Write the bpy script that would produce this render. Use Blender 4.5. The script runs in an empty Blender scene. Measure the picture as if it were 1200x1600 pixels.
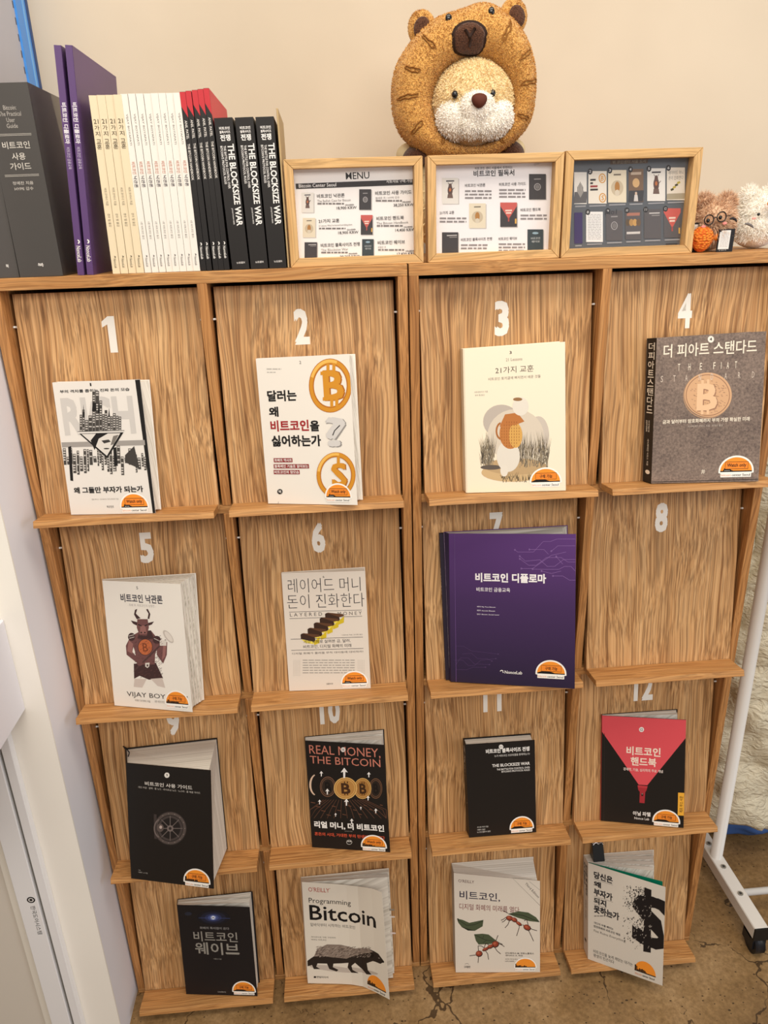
import bpy, bmesh, math, random
from mathutils import Vector, Matrix, Euler
from mathutils.geometry import tessellate_polygon
SC = bpy.context.scene
COL = SC.collection
random.seed(7)

# ------------------------------------------------------------------ camera, world, lights, exposure
COVERS = {
 1: dict(cols=[((288, 698), (392, 1427), (-0.58868, -0.00666, 1.43092), (-0.58892, -0.03624, 1.2101)), ((772, 680), (858, 1418), (-0.4423, -0.02842, 1.43381), (-0.44221, -0.0581, 1.21261))], back=[(-0.58868, 0.01614, 1.42787), (-0.43222, -0.00696, 1.42865), (-0.43721, -0.03616, 1.21068), (-0.58892, -0.01337, 1.20762)], front=[(-0.58868, -0.0056, 1.42977), (-0.4445, -0.01905, 1.42876), (-0.44441, -0.04786, 1.21376), (-0.58892, -0.03479, 1.21192)], nrm=(0.0, -0.99114, 0.13279)),
 2: dict(cols=[((332, 535), (397, 1289), (-0.25659, -0.00149, 1.45439), (-0.25491, -0.03424, 1.20998)), ((818, 510), (862, 1297), (-0.10303, -0.04883, 1.46326), (-0.10163, -0.08189, 1.21579))], back=[(-0.25659, 0.01932, 1.4516), (-0.09196, -0.01521, 1.4574), (-0.09095, -0.04806, 1.21227), (-0.25491, -0.01337, 1.20762)], front=[(-0.25659, -0.00043, 1.45324), (-0.10533, -0.02929, 1.45778), (-0.10393, -0.06173, 1.21562), (-0.25491, -0.03279, 1.2118)], nrm=(0.0, -0.99114, 0.13279)),
 3: dict(cols=[((338, 528), (356, 1346), (0.08955, -0.00428, 1.45616), (0.09131, -0.03723, 1.21028)), ((920, 487), (924, 1332), (0.25742, -0.02784, 1.46452), (0.26288, -0.062, 1.21363))], back=[(0.08955, 0.0195, 1.45297), (0.26293, 0.02019, 1.45809), (0.26469, -0.01337, 1.20762), (0.09131, -0.01337, 1.20762)], front=[(0.08955, -0.00322, 1.45501), (0.2549, -0.0256, 1.46271), (0.26031, -0.05876, 1.21522), (0.09131, -0.03578, 1.2121)], nrm=(0.0, -0.99114, 0.13279)),
 4: dict(cols=[((505, 512), (470, 1422), (0.42091, -0.0126, 1.46186), (0.4226, -0.0461, 1.21181)), ((1190, 470), (1140, 1408), (0.59734, -0.03911, 1.46934), (0.60381, -0.07391, 1.21509))], back=[(0.41484, 0.01307, 1.45767), (0.5982, 0.00962, 1.46206), (0.60099, -0.02427, 1.20908), (0.41763, -0.02031, 1.20855)], front=[(0.42091, -0.01154, 1.46071), (0.59469, -0.03716, 1.46682), (0.60109, -0.07065, 1.21681), (0.4226, -0.04465, 1.21363)], nrm=(0.0, -0.99114, 0.13279)),
 5: dict(cols=[((352, 448), (420, 1137), (-0.57191, 0.005, 1.06384), (-0.58069, -0.02828, 0.81546)), ((782, 468), (850, 1174), (-0.42229, -0.04184, 1.06943), (-0.42523, -0.07686, 0.82188))], back=[(-0.57652, 0.0196, 1.0599), (-0.40159, 0.00164, 1.06891), (-0.41078, -0.0322, 0.81634), (-0.5853, -0.01337, 0.81382)], front=[(-0.57191, 0.00606, 1.06269), (-0.42453, -0.0389, 1.06752), (-0.42756, -0.07165, 0.82314), (-0.58069, -0.02683, 0.81728)], nrm=(0.0, -0.99114, 0.13279)),
 6: dict(cols=[((288, 478), (340, 1240), (-0.24702, 0.01164, 1.05321), (-0.24893, -0.02036, 0.81438)), ((830, 463), (866, 1222), (-0.09057, -0.00036, 1.05308), (-0.09086, -0.0323, 0.8156))], back=[(-0.24746, 0.01853, 1.05193), (-0.09014, 0.01857, 1.05216), (-0.09205, -0.01337, 0.81382), (-0.24937, -0.01337, 0.81382)], front=[(-0.24702, 0.0127, 1.05206), (-0.09292, 0.0023, 1.05121), (-0.09323, -0.02903, 0.81743), (-0.24893, -0.01891, 0.8162)], nrm=(0.0, -0.99114, 0.13279)),
 7: dict(cols=[((285, 214), (298, 1140), (0.06854, 0.00882, 1.11495), (0.06661, -0.03113, 0.81677)), ((1080, 218), (1072, 1185), (0.28929, -0.05376, 1.1259), (0.29263, -0.09559, 0.82518))], back=[(0.05987, 0.01694, 1.11535), (0.29636, 0.01584, 1.11463), (0.30123, -0.02427, 0.81528), (0.06474, -0.02328, 0.81514)], front=[(0.06854, 0.00988, 1.1138), (0.28598, 0.00771, 1.11421), (0.28924, -0.03195, 0.81817), (0.06661, -0.02968, 0.81859)], nrm=(0.0, -0.99114, 0.13279)),
 9: dict(cols=[((268, 450), (300, 1170), (-0.57642, -0.03814, 0.68694), (-0.59756, -0.0729, 0.42747)), ((795, 497), (815, 1235), (-0.40545, -0.0878, 0.69407), (-0.42375, -0.1234, 0.43461))], back=[(-0.59359, 0.02113, 0.67746), (-0.40733, 0.02127, 0.68605), (-0.40958, -0.01364, 0.42552), (-0.61473, -0.01337, 0.42001)], front=[(-0.57642, -0.03708, 0.68579), (-0.40801, -0.08585, 0.6923), (-0.42636, -0.12021, 0.43584), (-0.59756, -0.07145, 0.42929)], nrm=(0.0, -0.99114, 0.13279)),
 10: dict(cols=[((340, 432), (390, 1172), (-0.22907, 0.00923, 0.67149), (-0.23026, -0.02438, 0.42062)), ((888, 462), (932, 1207), (-0.06906, -0.02675, 0.67431), (-0.06596, -0.06102, 0.42579))], back=[(-0.22988, 0.02049, 0.67273), (-0.06459, 0.02097, 0.67627), (-0.06578, -0.01337, 0.42001), (-0.23107, -0.01337, 0.42001)], front=[(-0.22907, 0.01029, 0.67034), (-0.07146, -0.00908, 0.67043), (-0.06842, -0.04191, 0.42535), (-0.23026, -0.02293, 0.42244)], nrm=(0.0, -0.99114, 0.13279)),
 11: dict(cols=[((372, 488), (400, 1108), (0.10093, -0.00674, 0.64271), (0.1067, -0.03623, 0.42259)), ((838, 457), (848, 1072), (0.24729, -0.0088, 0.64251), (0.25221, -0.03811, 0.42362))], back=[(0.10066, 0.01633, 0.64164), (0.24517, 0.01625, 0.64108), (0.24887, -0.01337, 0.42001), (0.10436, -0.01337, 0.42001)], front=[(0.10093, -0.00568, 0.64156), (0.24509, -0.00601, 0.64062), (0.25003, -0.03493, 0.42471), (0.1067, -0.03478, 0.42441)], nrm=(0.0, -0.99114, 0.13279)),
 12: dict(cols=[((257, 283), (250, 880), (0.39723, 0.01555, 0.67351), (0.40192, -0.0183, 0.42087)), ((735, 308), (720, 922), (0.55817, -0.02975, 0.68168), (0.56645, -0.06483, 0.42749))], back=[(0.39723, 0.02051, 0.67285), (0.5636, 0.02033, 0.67154), (0.56829, -0.01337, 0.42001), (0.40192, -0.01337, 0.42001)], front=[(0.39723, 0.01661, 0.67236), (0.55576, -0.00068, 0.67284), (0.56398, -0.03391, 0.42486), (0.40192, -0.01685, 0.42269)], nrm=(0.0, -0.99114, 0.13279)),
 13: dict(cols=[((413, 232), (476, 828), (-0.53878, -0.00331, 0.26693), (-0.54266, -0.03517, 0.02915)), ((900, 247), (953, 842), (-0.37708, -0.02707, 0.26798), (-0.37882, -0.05896, 0.03231))], back=[(-0.54176, 0.01806, 0.2608), (-0.37328, 0.01054, 0.27243), (-0.3767, -0.02229, 0.0274), (-0.54564, -0.01337, 0.0262)], front=[(-0.53878, -0.00225, 0.26578), (-0.37951, -0.01469, 0.26481), (-0.38128, -0.04588, 0.03207), (-0.54266, -0.03372, 0.03097)], nrm=(0.0, -0.99114, 0.13279)),
 14: dict(cols=[((238, 268), (282, 998), (-0.26123, -0.00181, 0.30073), (-0.26529, -0.03805, 0.03026)), ((480, 283), (520, 1003), (-0.18716, -0.01256, 0.2977), (-0.1894, -0.04846, 0.03163)), ((560, 291), (600, 1008), (-0.16279, -0.01725, 0.29672), (-0.16404, -0.05312, 0.03219)), ((640, 300), (680, 1022), (-0.1385, -0.0249, 0.29862), (-0.13892, -0.06115, 0.03328)), ((740, 315), (775, 1065), (-0.10867, -0.04337, 0.30946), (-0.10996, -0.08017, 0.03588)), ((815, 345), (870, 1116), (-0.0871, -0.05959, 0.31292), (-0.08179, -0.10158, 0.03874))], back=[(-0.26509, 0.02199, 0.29008), (-0.06624, 0.0127, 0.30364), (-0.06396, -0.02427, 0.02766), (-0.26915, -0.01337, 0.0262)], front=[(-0.26123, -0.00075, 0.29958), (-0.06724, -0.0153, 0.30547), (-0.06496, -0.05173, 0.03357), (-0.26529, -0.0366, 0.03208)], nrm=(0.0, -0.99114, 0.13279)),
 15: dict(cols=[((283, 260), (298, 1005), (0.0777, -0.01038, 0.29699), (0.0774, -0.04616, 0.02993)), ((930, 320), (930, 1003), (0.26847, -0.03402, 0.2767), (0.27065, -0.06703, 0.0323))], back=[(0.07765, 0.02228, 0.29225), (0.26781, 0.02202, 0.2903), (0.26751, -0.01337, 0.0262), (0.07735, -0.01337, 0.0262)], front=[(0.0777, -0.00932, 0.29584), (0.26561, -0.02556, 0.27405), (0.26775, -0.05777, 0.03366), (0.0774, -0.04471, 0.03175)], nrm=(0.0, -0.99114, 0.13279)),
 16: dict(cols=[((208, 170), (207, 700), (0.38578, -0.00918, 0.29093), (0.39186, -0.04419, 0.02963)), ((635, 305), (618, 848), (0.52675, -0.09713, 0.29741), (0.5327, -0.13172, 0.03894))], back=[(0.38554, 0.02117, 0.28397), (0.55257, 0.02078, 0.28106), (0.55931, -0.01337, 0.0262), (0.39228, -0.01337, 0.0262)], front=[(0.38578, -0.00812, 0.28978), (0.52464, -0.04781, 0.28874), (0.53059, -0.08156, 0.03685), (0.39186, -0.04274, 0.03145)], nrm=(0.0, -0.99114, 0.13279)),
}
PRINTS = {
 1: ([(50, 128), (585, 108), (595, 520), (85, 540)], [(-0.17519, 0.027, 1.73978), (0.0131, 0.027, 1.74144), (0.01455, 0.027, 1.60356), (-0.17264, 0.027, 1.6029)]),
 2: ([(688, 100), (1211, 86), (1205, 500), (693, 520)], [(0.04978, 0.027, 1.7431), (0.2381, 0.027, 1.74297), (0.24324, 0.027, 1.60299), (0.05092, 0.027, 1.60235)]),
 3: ([(290, 150), (853, 130), (808, 558), (265, 578)], [(0.27229, 0.027, 1.74223), (0.46991, 0.027, 1.74363), (0.47057, 0.027, 1.60467), (0.27198, 0.027, 1.6044)]),
}
DOOR_W=0.29707; DOOR_H=0.36585
CABW=0.66; GAP=0.00259; THK=0.01565; TOPZ=1.57623; TOPT=0.01857; PITCH=0.39381; CLR=0.00472
# door profile relative to the shelf: y of bottom edge, rise; ledge front top / bottom (y, dz from door bottom)
DY_B=-0.01258; DZ_B=0.00793; DY_T=0.03601; DZ_T=0.00761; LY_F=-0.06766; LZ_F=0.01532; LY_G=-0.07185; LZ_G=0.00415
CAM_R=(0.99642, -0.0789, -0.03021); CAM_U=(0.05668, 0.35909, 0.93158); CAM_F=(0.06266, 0.92996, -0.36227); CAM_C=(-0.13638, -1.2564, 1.658); CAM_LENS=26.1502

cam_d = bpy.data.cameras.new('camera'); cam = bpy.data.objects.new('camera', cam_d); COL.objects.link(cam)
cam_d.sensor_fit = 'VERTICAL'; cam_d.sensor_height = 36.0; cam_d.sensor_width = 36.0; cam_d.lens = CAM_LENS
cam_d.clip_start = 0.02
_R, _U, _F = Vector(CAM_R).normalized(), Vector(CAM_U).normalized(), Vector(CAM_F).normalized()
cam.matrix_world = Matrix(((_R.x, _U.x, -_F.x, CAM_C[0]), (_R.y, _U.y, -_F.y, CAM_C[1]), (_R.z, _U.z, -_F.z, CAM_C[2]), (0, 0, 0, 1)))
SC.camera = cam

world = bpy.data.worlds.new('world'); SC.world = world; world.use_nodes = True
world.node_tree.nodes['Background'].inputs[0].default_value = (1.0, 0.95, 0.9, 1)
world.node_tree.nodes['Background'].inputs[1].default_value = 0.38
SC.view_settings.view_transform = 'Standard'; SC.view_settings.look = 'None'
SC.view_settings.exposure = -0.12; SC.view_settings.gamma = 1.0
try: SC.view_settings.use_curve_mapping = False
except Exception: pass

def area(name, loc, rot, sx, sy, power, color):
    d = bpy.data.lights.new(name, 'AREA'); d.shape = 'RECTANGLE'; d.size = sx; d.size_y = sy; d.energy = power; d.color = color
    o = bpy.data.objects.new(name, d); COL.objects.link(o); o.location = loc; o.rotation_euler = rot
    return o
area('ceiling_light', (0.15, -0.75, 2.95), (math.radians(-6), 0, 0), 1.9, 0.9, 36, (1.0, 0.90, 0.76))
area('rear_light', (0.1, -2.8, 2.75), (math.radians(58), 0, 0), 2.6, 0.9, 54, (1.0, 0.93, 0.84))  # unseen broad light for daylight behind the camera, raised clear of pane reflections
area('window_daylight', (2.6, -1.6, 1.6), (math.radians(88), 0, math.radians(62)), 1.2, 1.6, 22, (0.78, 0.86, 1.0))

# ------------------------------------------------------------------ materials
def lin(c):
    return tuple(((x/255.0)/12.92 if x/255.0 <= 0.04045 else ((x/255.0+0.055)/1.055)**2.4) for x in c)
_mats = {}
def mat(rgb, rough=0.55, name=None, spec=0.3, metal=0.0, coat=0.0, sheen=0.0):
    key = (tuple(rgb), rough, spec, metal, coat, sheen)
    if key in _mats: return _mats[key]
    m = bpy.data.materials.new(name or 'paint_%02x%02x%02x' % tuple(int(max(0, min(255, c))) for c in rgb)); m.use_nodes = True
    b = m.node_tree.nodes['Principled BSDF']
    b.inputs['Base Color'].default_value = (*lin(rgb), 1); b.inputs['Roughness'].default_value = rough
    b.inputs['Specular IOR Level'].default_value = spec; b.inputs['Metallic'].default_value = metal
    b.inputs['Coat Weight'].default_value = coat; b.inputs['Sheen Weight'].default_value = sheen
    _mats[key] = m
    return m

class NT:
    def __init__(s, name):
        s.m = bpy.data.materials.new(name); s.m.use_nodes = True; s.t = s.m.node_tree; s.b = s.t.nodes['Principled BSDF']
    def n(s, typ, **kw):
        nd = s.t.nodes.new(typ)
        for k, v in kw.items():
            if k.startswith('i_'):
                nm = k[2:].replace('_', ' ')
                nd.inputs[nm].default_value = v
            else: setattr(nd, k, v)
        return nd
    def l(s, a, b): s.t.links.new(a, b)
    def math(s, op, a, b=None, clamp=False):
        nd = s.t.nodes.new('ShaderNodeMath'); nd.operation = op; nd.use_clamp = clamp
        for i, q in enumerate((a, b)):
            if q is None: continue
            if isinstance(q, (int, float)): nd.inputs[i].default_value = q
            else: s.l(q, nd.inputs[i])
        return nd.outputs[0]
    def ramp(s, fac, stops):
        nd = s.t.nodes.new('ShaderNodeValToRGB'); e = nd.color_ramp.elements
        while len(e) < len(stops): e.new(0.5)
        for el, (p, c) in zip(e, stops):
            el.position = p; el.color = (*lin(c), 1)
        s.l(fac, nd.inputs[0]); return nd.outputs[0]
    def mix(s, fac, a, b, blend='MIX'):
        nd = s.t.nodes.new('ShaderNodeMix'); nd.data_type = 'RGBA'; nd.blend_type = blend
        for sock, q in ((nd.inputs[0], fac), (nd.inputs[6], a), (nd.inputs[7], b)):
            if isinstance(q, (int, float)): sock.default_value = q
            elif isinstance(q, tuple): sock.default_value = (*lin(q), 1)
            else: s.l(q, sock)
        return nd.outputs[2]
    def bump(s, h, strength, dist):
        nd = s.t.nodes.new('ShaderNodeBump'); nd.inputs['Strength'].default_value = strength; nd.inputs['Distance'].default_value = dist
        s.l(h, nd.inputs['Height']); s.l(nd.outputs[0], s.b.inputs['Normal'])

def wood(name, axis, light, mid, dark, contrast=1.0, rough=0.5, scale=1.0, flat=None):
    """oak laminate, the grain running along the given axis"""
    k = NT(name)
    tc = k.n('ShaderNodeTexCoord'); oi = k.n('ShaderNodeObjectInfo')
    off = k.n('ShaderNodeVectorMath', operation='SCALE'); k.l(oi.outputs['Random'], off.inputs['Scale']); off.inputs[0].default_value = (13.7, 7.3, 5.1)
    add = k.n('ShaderNodeVectorMath', operation='ADD'); k.l(tc.outputs['Object'], add.inputs[0]); k.l(off.outputs[0], add.inputs[1])
    def stretched(across, along):
        mp = k.n('ShaderNodeMapping'); k.l(add.outputs[0], mp.inputs[0])
        sc = [across*scale]*3; sc[axis] = along*scale
        if flat is not None: sc[flat] = 1.0
        mp.inputs['Scale'].default_value = sc; return mp.outputs[0]
    warp = k.n('ShaderNodeTexNoise', noise_dimensions='3D'); k.l(stretched(8.0, 3.2), warp.inputs['Vector']); warp.inputs['Scale'].default_value = 1.0; warp.inputs['Detail'].default_value = 1.5
    wv = k.n('ShaderNodeVectorMath', operation='SCALE'); k.l(warp.outputs['Color'], wv.inputs[0]); wv.inputs['Scale'].default_value = 9.0
    def noise(across, along, detail, w):
        v = stretched(across, along)
        if w:
            a = k.n('ShaderNodeVectorMath', operation='ADD'); k.l(v, a.inputs[0])
            w2 = k.n('ShaderNodeVectorMath', operation='MULTIPLY'); k.l(wv.outputs[0], w2.inputs[0]); q3 = [w]*3; q3[axis] = 0.0; w2.inputs[1].default_value = q3; k.l(w2.outputs[0], a.inputs[1]); v = a.outputs[0]
        nd = k.n('ShaderNodeTexNoise'); k.l(v, nd.inputs['Vector']); nd.inputs['Scale'].default_value = 1.0; nd.inputs['Detail'].default_value = detail; nd.inputs['Roughness'].default_value = 0.6
        return nd.outputs['Fac']
    broad = noise(18, 0.8, 2.0, 0.10); streak = noise(210, 0.7, 2.5, 0.95); pore = noise(400, 2.0, 2.0, 1.9)
    f = k.math('ADD', k.math('MULTIPLY', broad, 0.30), k.math('MULTIPLY', streak, 0.70))
    f = k.math('ADD', k.math('MULTIPLY', k.math('SUBTRACT', f, 0.5), 2.8*contrast), 0.5, True)
    base = k.ramp(f, [(0.0, dark), (0.38, mid), (1.0, light)])
    pf = k.ramp(pore, [(0.38, (0, 0, 0)), (0.58, (255, 255, 255))])
    pd = tuple(int(c*0.68) for c in dark)
    pm = k.mix(k.math('MULTIPLY', k.math('SUBTRACT', 1.0, pf), 0.6*contrast), base, pd)
    k.l(pm, k.b.inputs['Base Color']); k.b.inputs['Roughness'].default_value = rough; k.b.inputs['Specular IOR Level'].default_value = 0.28
    k.bump(pore, 0.25, 0.0006)
    return k.m
OAK_L, OAK_M, OAK_D = (226, 182, 130), (198, 150, 99), (142, 97, 57)
WOOD_V = wood('oak_laminate_upright', 2, OAK_L, OAK_M, OAK_D, flat=1)
WOOD_H = wood('oak_laminate_level', 0, (216, 166, 108), (192, 138, 82), (146, 94, 50), 0.75)
WOOD_E = wood('oak_edge_upright', 2, (208, 154, 98), (184, 128, 74), (136, 86, 46), 0.8)
PINE_H = wood('pale_frame_wood_level', 0, (228, 190, 136), (216, 172, 114), (186, 140, 84), 0.7, 0.5)
PINE_V = wood('pale_frame_wood_upright', 2, (228, 190, 136), (216, 172, 114), (186, 140, 84), 0.7, 0.5)

def plaster(name, rgb, rough=0.85, var=5):
    k = NT(name); tc = k.n('ShaderNodeTexCoord')
    nd = k.n('ShaderNodeTexNoise', i_Scale=3.0, i_Detail=3.0); k.l(tc.outputs['Object'], nd.inputs['Vector'])
    k.l(k.ramp(nd.outputs['Fac'], [(0.3, tuple(c-var for c in rgb)), (0.7, tuple(c+var for c in rgb))]), k.b.inputs['Base Color'])
    n2 = k.n('ShaderNodeTexNoise', i_Scale=140.0, i_Detail=2.0); k.l(tc.outputs['Object'], n2.inputs['Vector'])
    k.bump(n2.outputs['Fac'], 0.08, 0.001); k.b.inputs['Roughness'].default_value = rough; k.b.inputs['Specular IOR Level'].default_value = 0.2
    return k.m

def paper_edges(name, rgb, dark, axis=1):
    k = NT(name); tc = k.n('ShaderNodeTexCoord'); mp = k.n('ShaderNodeMapping'); k.l(tc.outputs['Object'], mp.inputs[0])
    sc = [3.0, 3.0, 3.0]; sc[axis] = 900.0; mp.inputs['Scale'].default_value = sc
    nd = k.n('ShaderNodeTexNoise', i_Scale=1.0, i_Detail=2.0); k.l(mp.outputs[0], nd.inputs['Vector'])
    k.l(k.ramp(nd.outputs['Fac'], [(0.35, dark), (0.62, rgb)]), k.b.inputs['Base Color']); k.b.inputs['Roughness'].default_value = 0.8; k.b.inputs['Specular IOR Level'].default_value = 0.1
    return k.m
PAGES = paper_edges('page_edges', (232, 226, 214), (196, 188, 174))
PAGES_X = paper_edges('page_edges_upright_books', (232, 226, 212), (200, 190, 172), 0)
PAGES_DARK = paper_edges('page_edges_grey', (206, 200, 188), (150, 143, 132))
BLACK_GAP = mat((18, 15, 13), 0.8, 'dark_gap')

# ------------------------------------------------------------------ mesh building
def V(*a): return Vector(a)
class MB:
    def __init__(s): s.v = []; s.f = []; s.mi = []; s.sm = []; s.mats = []
    def m(s, mt):
        if mt not in s.mats: s.mats.append(mt)
        return s.mats.index(mt)
    def add(s, pts, faces, mt, smooth=False):
        b = len(s.v); s.v += [Vector(p) for p in pts]; i = s.m(mt)
        for f in faces: s.f.append(tuple(b+q for q in f)); s.mi.append(i); s.sm.append(smooth)
    def hexa(s, a, b, mt):
        """a: four corners, b: the four opposite corners"""
        s.add(list(a)+list(b), [(0, 1, 2, 3), (7, 6, 5, 4), (0, 4, 5, 1), (1, 5, 6, 2), (2, 6, 7, 3), (3, 7, 4, 0)], mt)
    def box(s, x0, x1, y0, y1, z0, z1, mt):
        s.hexa([(x0, y0, z0), (x1, y0, z0), (x1, y0, z1), (x0, y0, z1)], [(x0, y1, z0), (x1, y1, z0), (x1, y1, z1), (x0, y1, z1)], mt)
    def prism(s, prof, x0, x1, mt):
        """profile of (y, z) run along x"""
        n = len(prof); pts = [(x0, y, z) for y, z in prof]+[(x1, y, z) for y, z in prof]
        fs = [tuple(range(n)), tuple(range(2*n-1, n-1, -1))]+[(i, i+n, (i+1) % n+n, (i+1) % n) for i in range(n)]
        s.add(pts, fs, mt)
    def ellipsoid(s, c, r, mt, nu=24, nv=16, rot=None, fn=None):
        pts = []; c = Vector(c)
        for j in range(nv+1):
            th = math.pi*j/nv
            for i in range(nu):
                ph = 2*math.pi*i/nu
                p = Vector((r[0]*math.sin(th)*math.cos(ph), r[1]*math.sin(th)*math.sin(ph), r[2]*math.cos(th)))
                if fn: p = fn(p)
                if rot: p = rot @ p
                pts.append(c+p)
        fs = [(j*nu+i, (j+1)*nu+i, (j+1)*nu+(i+1) % nu, j*nu+(i+1) % nu) for j in range(nv) for i in range(nu)]
        s.add(pts, fs, mt, True)
    def tube(s, path, rad, mt, nu=12, closed=False, cap=True):
        path = [Vector(p) for p in path]; n = len(path); pts = []
        rr = rad if isinstance(rad, (list, tuple)) else [rad]*n
        up = None
        for i, p in enumerate(path):
            if closed: d = path[(i+1) % n]-path[i-1]
            else: d = path[min(i+1, n-1)]-path[max(i-1, 0)]
            d.normalize()
            if up is None: up = d.orthogonal().normalized()
            up = (up-d*up.dot(d)); up = up.normalized() if up.length > 1e-6 else d.orthogonal().normalized()
            w = d.cross(up)
            for k in range(nu):
                a = 2*math.pi*k/nu; pts.append(p+(up*math.cos(a)+w*math.sin(a))*rr[i])
        segs = n if closed else n-1
        fs = [(i*nu+k, ((i+1) % n)*nu+k, ((i+1) % n)*nu+(k+1) % nu, i*nu+(k+1) % nu) for i in range(segs) for k in range(nu)]
        s.add(pts, fs, mt, True)
        if cap and not closed:
            b = len(s.v)-len(pts)
            for f in (tuple(b+k for k in range(nu-1, -1, -1)), tuple(b+(n-1)*nu+k for k in range(nu))):
                s.f.append(f); s.mi.append(s.m(mt)); s.sm.append(False)
    def build(s, name, parent=None, bevel=0.0):
        me = bpy.data.meshes.new(name); off = Vector(parent['_base']) if parent and '_base' in parent else Vector((0, 0, 0))
        me.from_pydata([tuple(p-off) for p in s.v], [], s.f)
        for mt in s.mats: me.materials.append(mt)
        me.polygons.foreach_set('material_index', s.mi); me.polygons.foreach_set('use_smooth', s.sm)
        me.update()
        o = bpy.data.objects.new(name, me); COL.objects.link(o)
        if parent: o.parent = parent
        if parent and '_base' in parent: o['_base'] = list(parent['_base'])
        if bevel:
            b = o.modifiers.new('bevel', 'BEVEL'); b.width = bevel; b.segments = 1; b.limit_method = 'ANGLE'
        return o
def root(name, loc, label, cat, group=None):
    o = bpy.data.objects.new(name, None); COL.objects.link(o); o.location = loc; o['_base'] = list(loc)
    o.empty_display_size = 0.05; o['label'] = label; o['category'] = cat
    if group: o['group'] = group
    return o
def tag(o, label, cat, group=None):
    o['label'] = label; o['category'] = cat
    if group: o['group'] = group
    return o
def struct(o): o['kind'] = 'structure'; return o

# ------------------------------------------------------------------ lettering and printed shapes
_glyphs = {}
def glyphs(txt, bold=0.0, res=2):
    key = (txt, bold, res)
    if key in _glyphs: return _glyphs[key]
    c = bpy.data.curves.new('lettering', 'FONT'); c.body = txt; c.resolution_u = res; c.offset = bold
    o = bpy.data.objects.new('lettering', c); COL.objects.link(o)
    dg = bpy.context.evaluated_depsgraph_get(); me = bpy.data.meshes.new_from_object(o.evaluated_get(dg))
    vs = [(v.co.x, v.co.y) for v in me.vertices]; fs = [tuple(p.vertices) for p in me.polygons]
    bpy.data.objects.remove(o); bpy.data.curves.remove(c); bpy.data.meshes.remove(me)
    x0 = min(p[0] for p in vs); x1 = max(p[0] for p in vs); y0 = min(p[1] for p in vs); y1 = max(p[1] for p in vs)
    w = max(x1-x0, 1e-6); h = max(y1-y0, 1e-6)
    _glyphs[key] = ([((x-x0)/w, (y-y0)/h) for x, y in vs], fs, w/h)
    return _glyphs[key]

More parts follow.
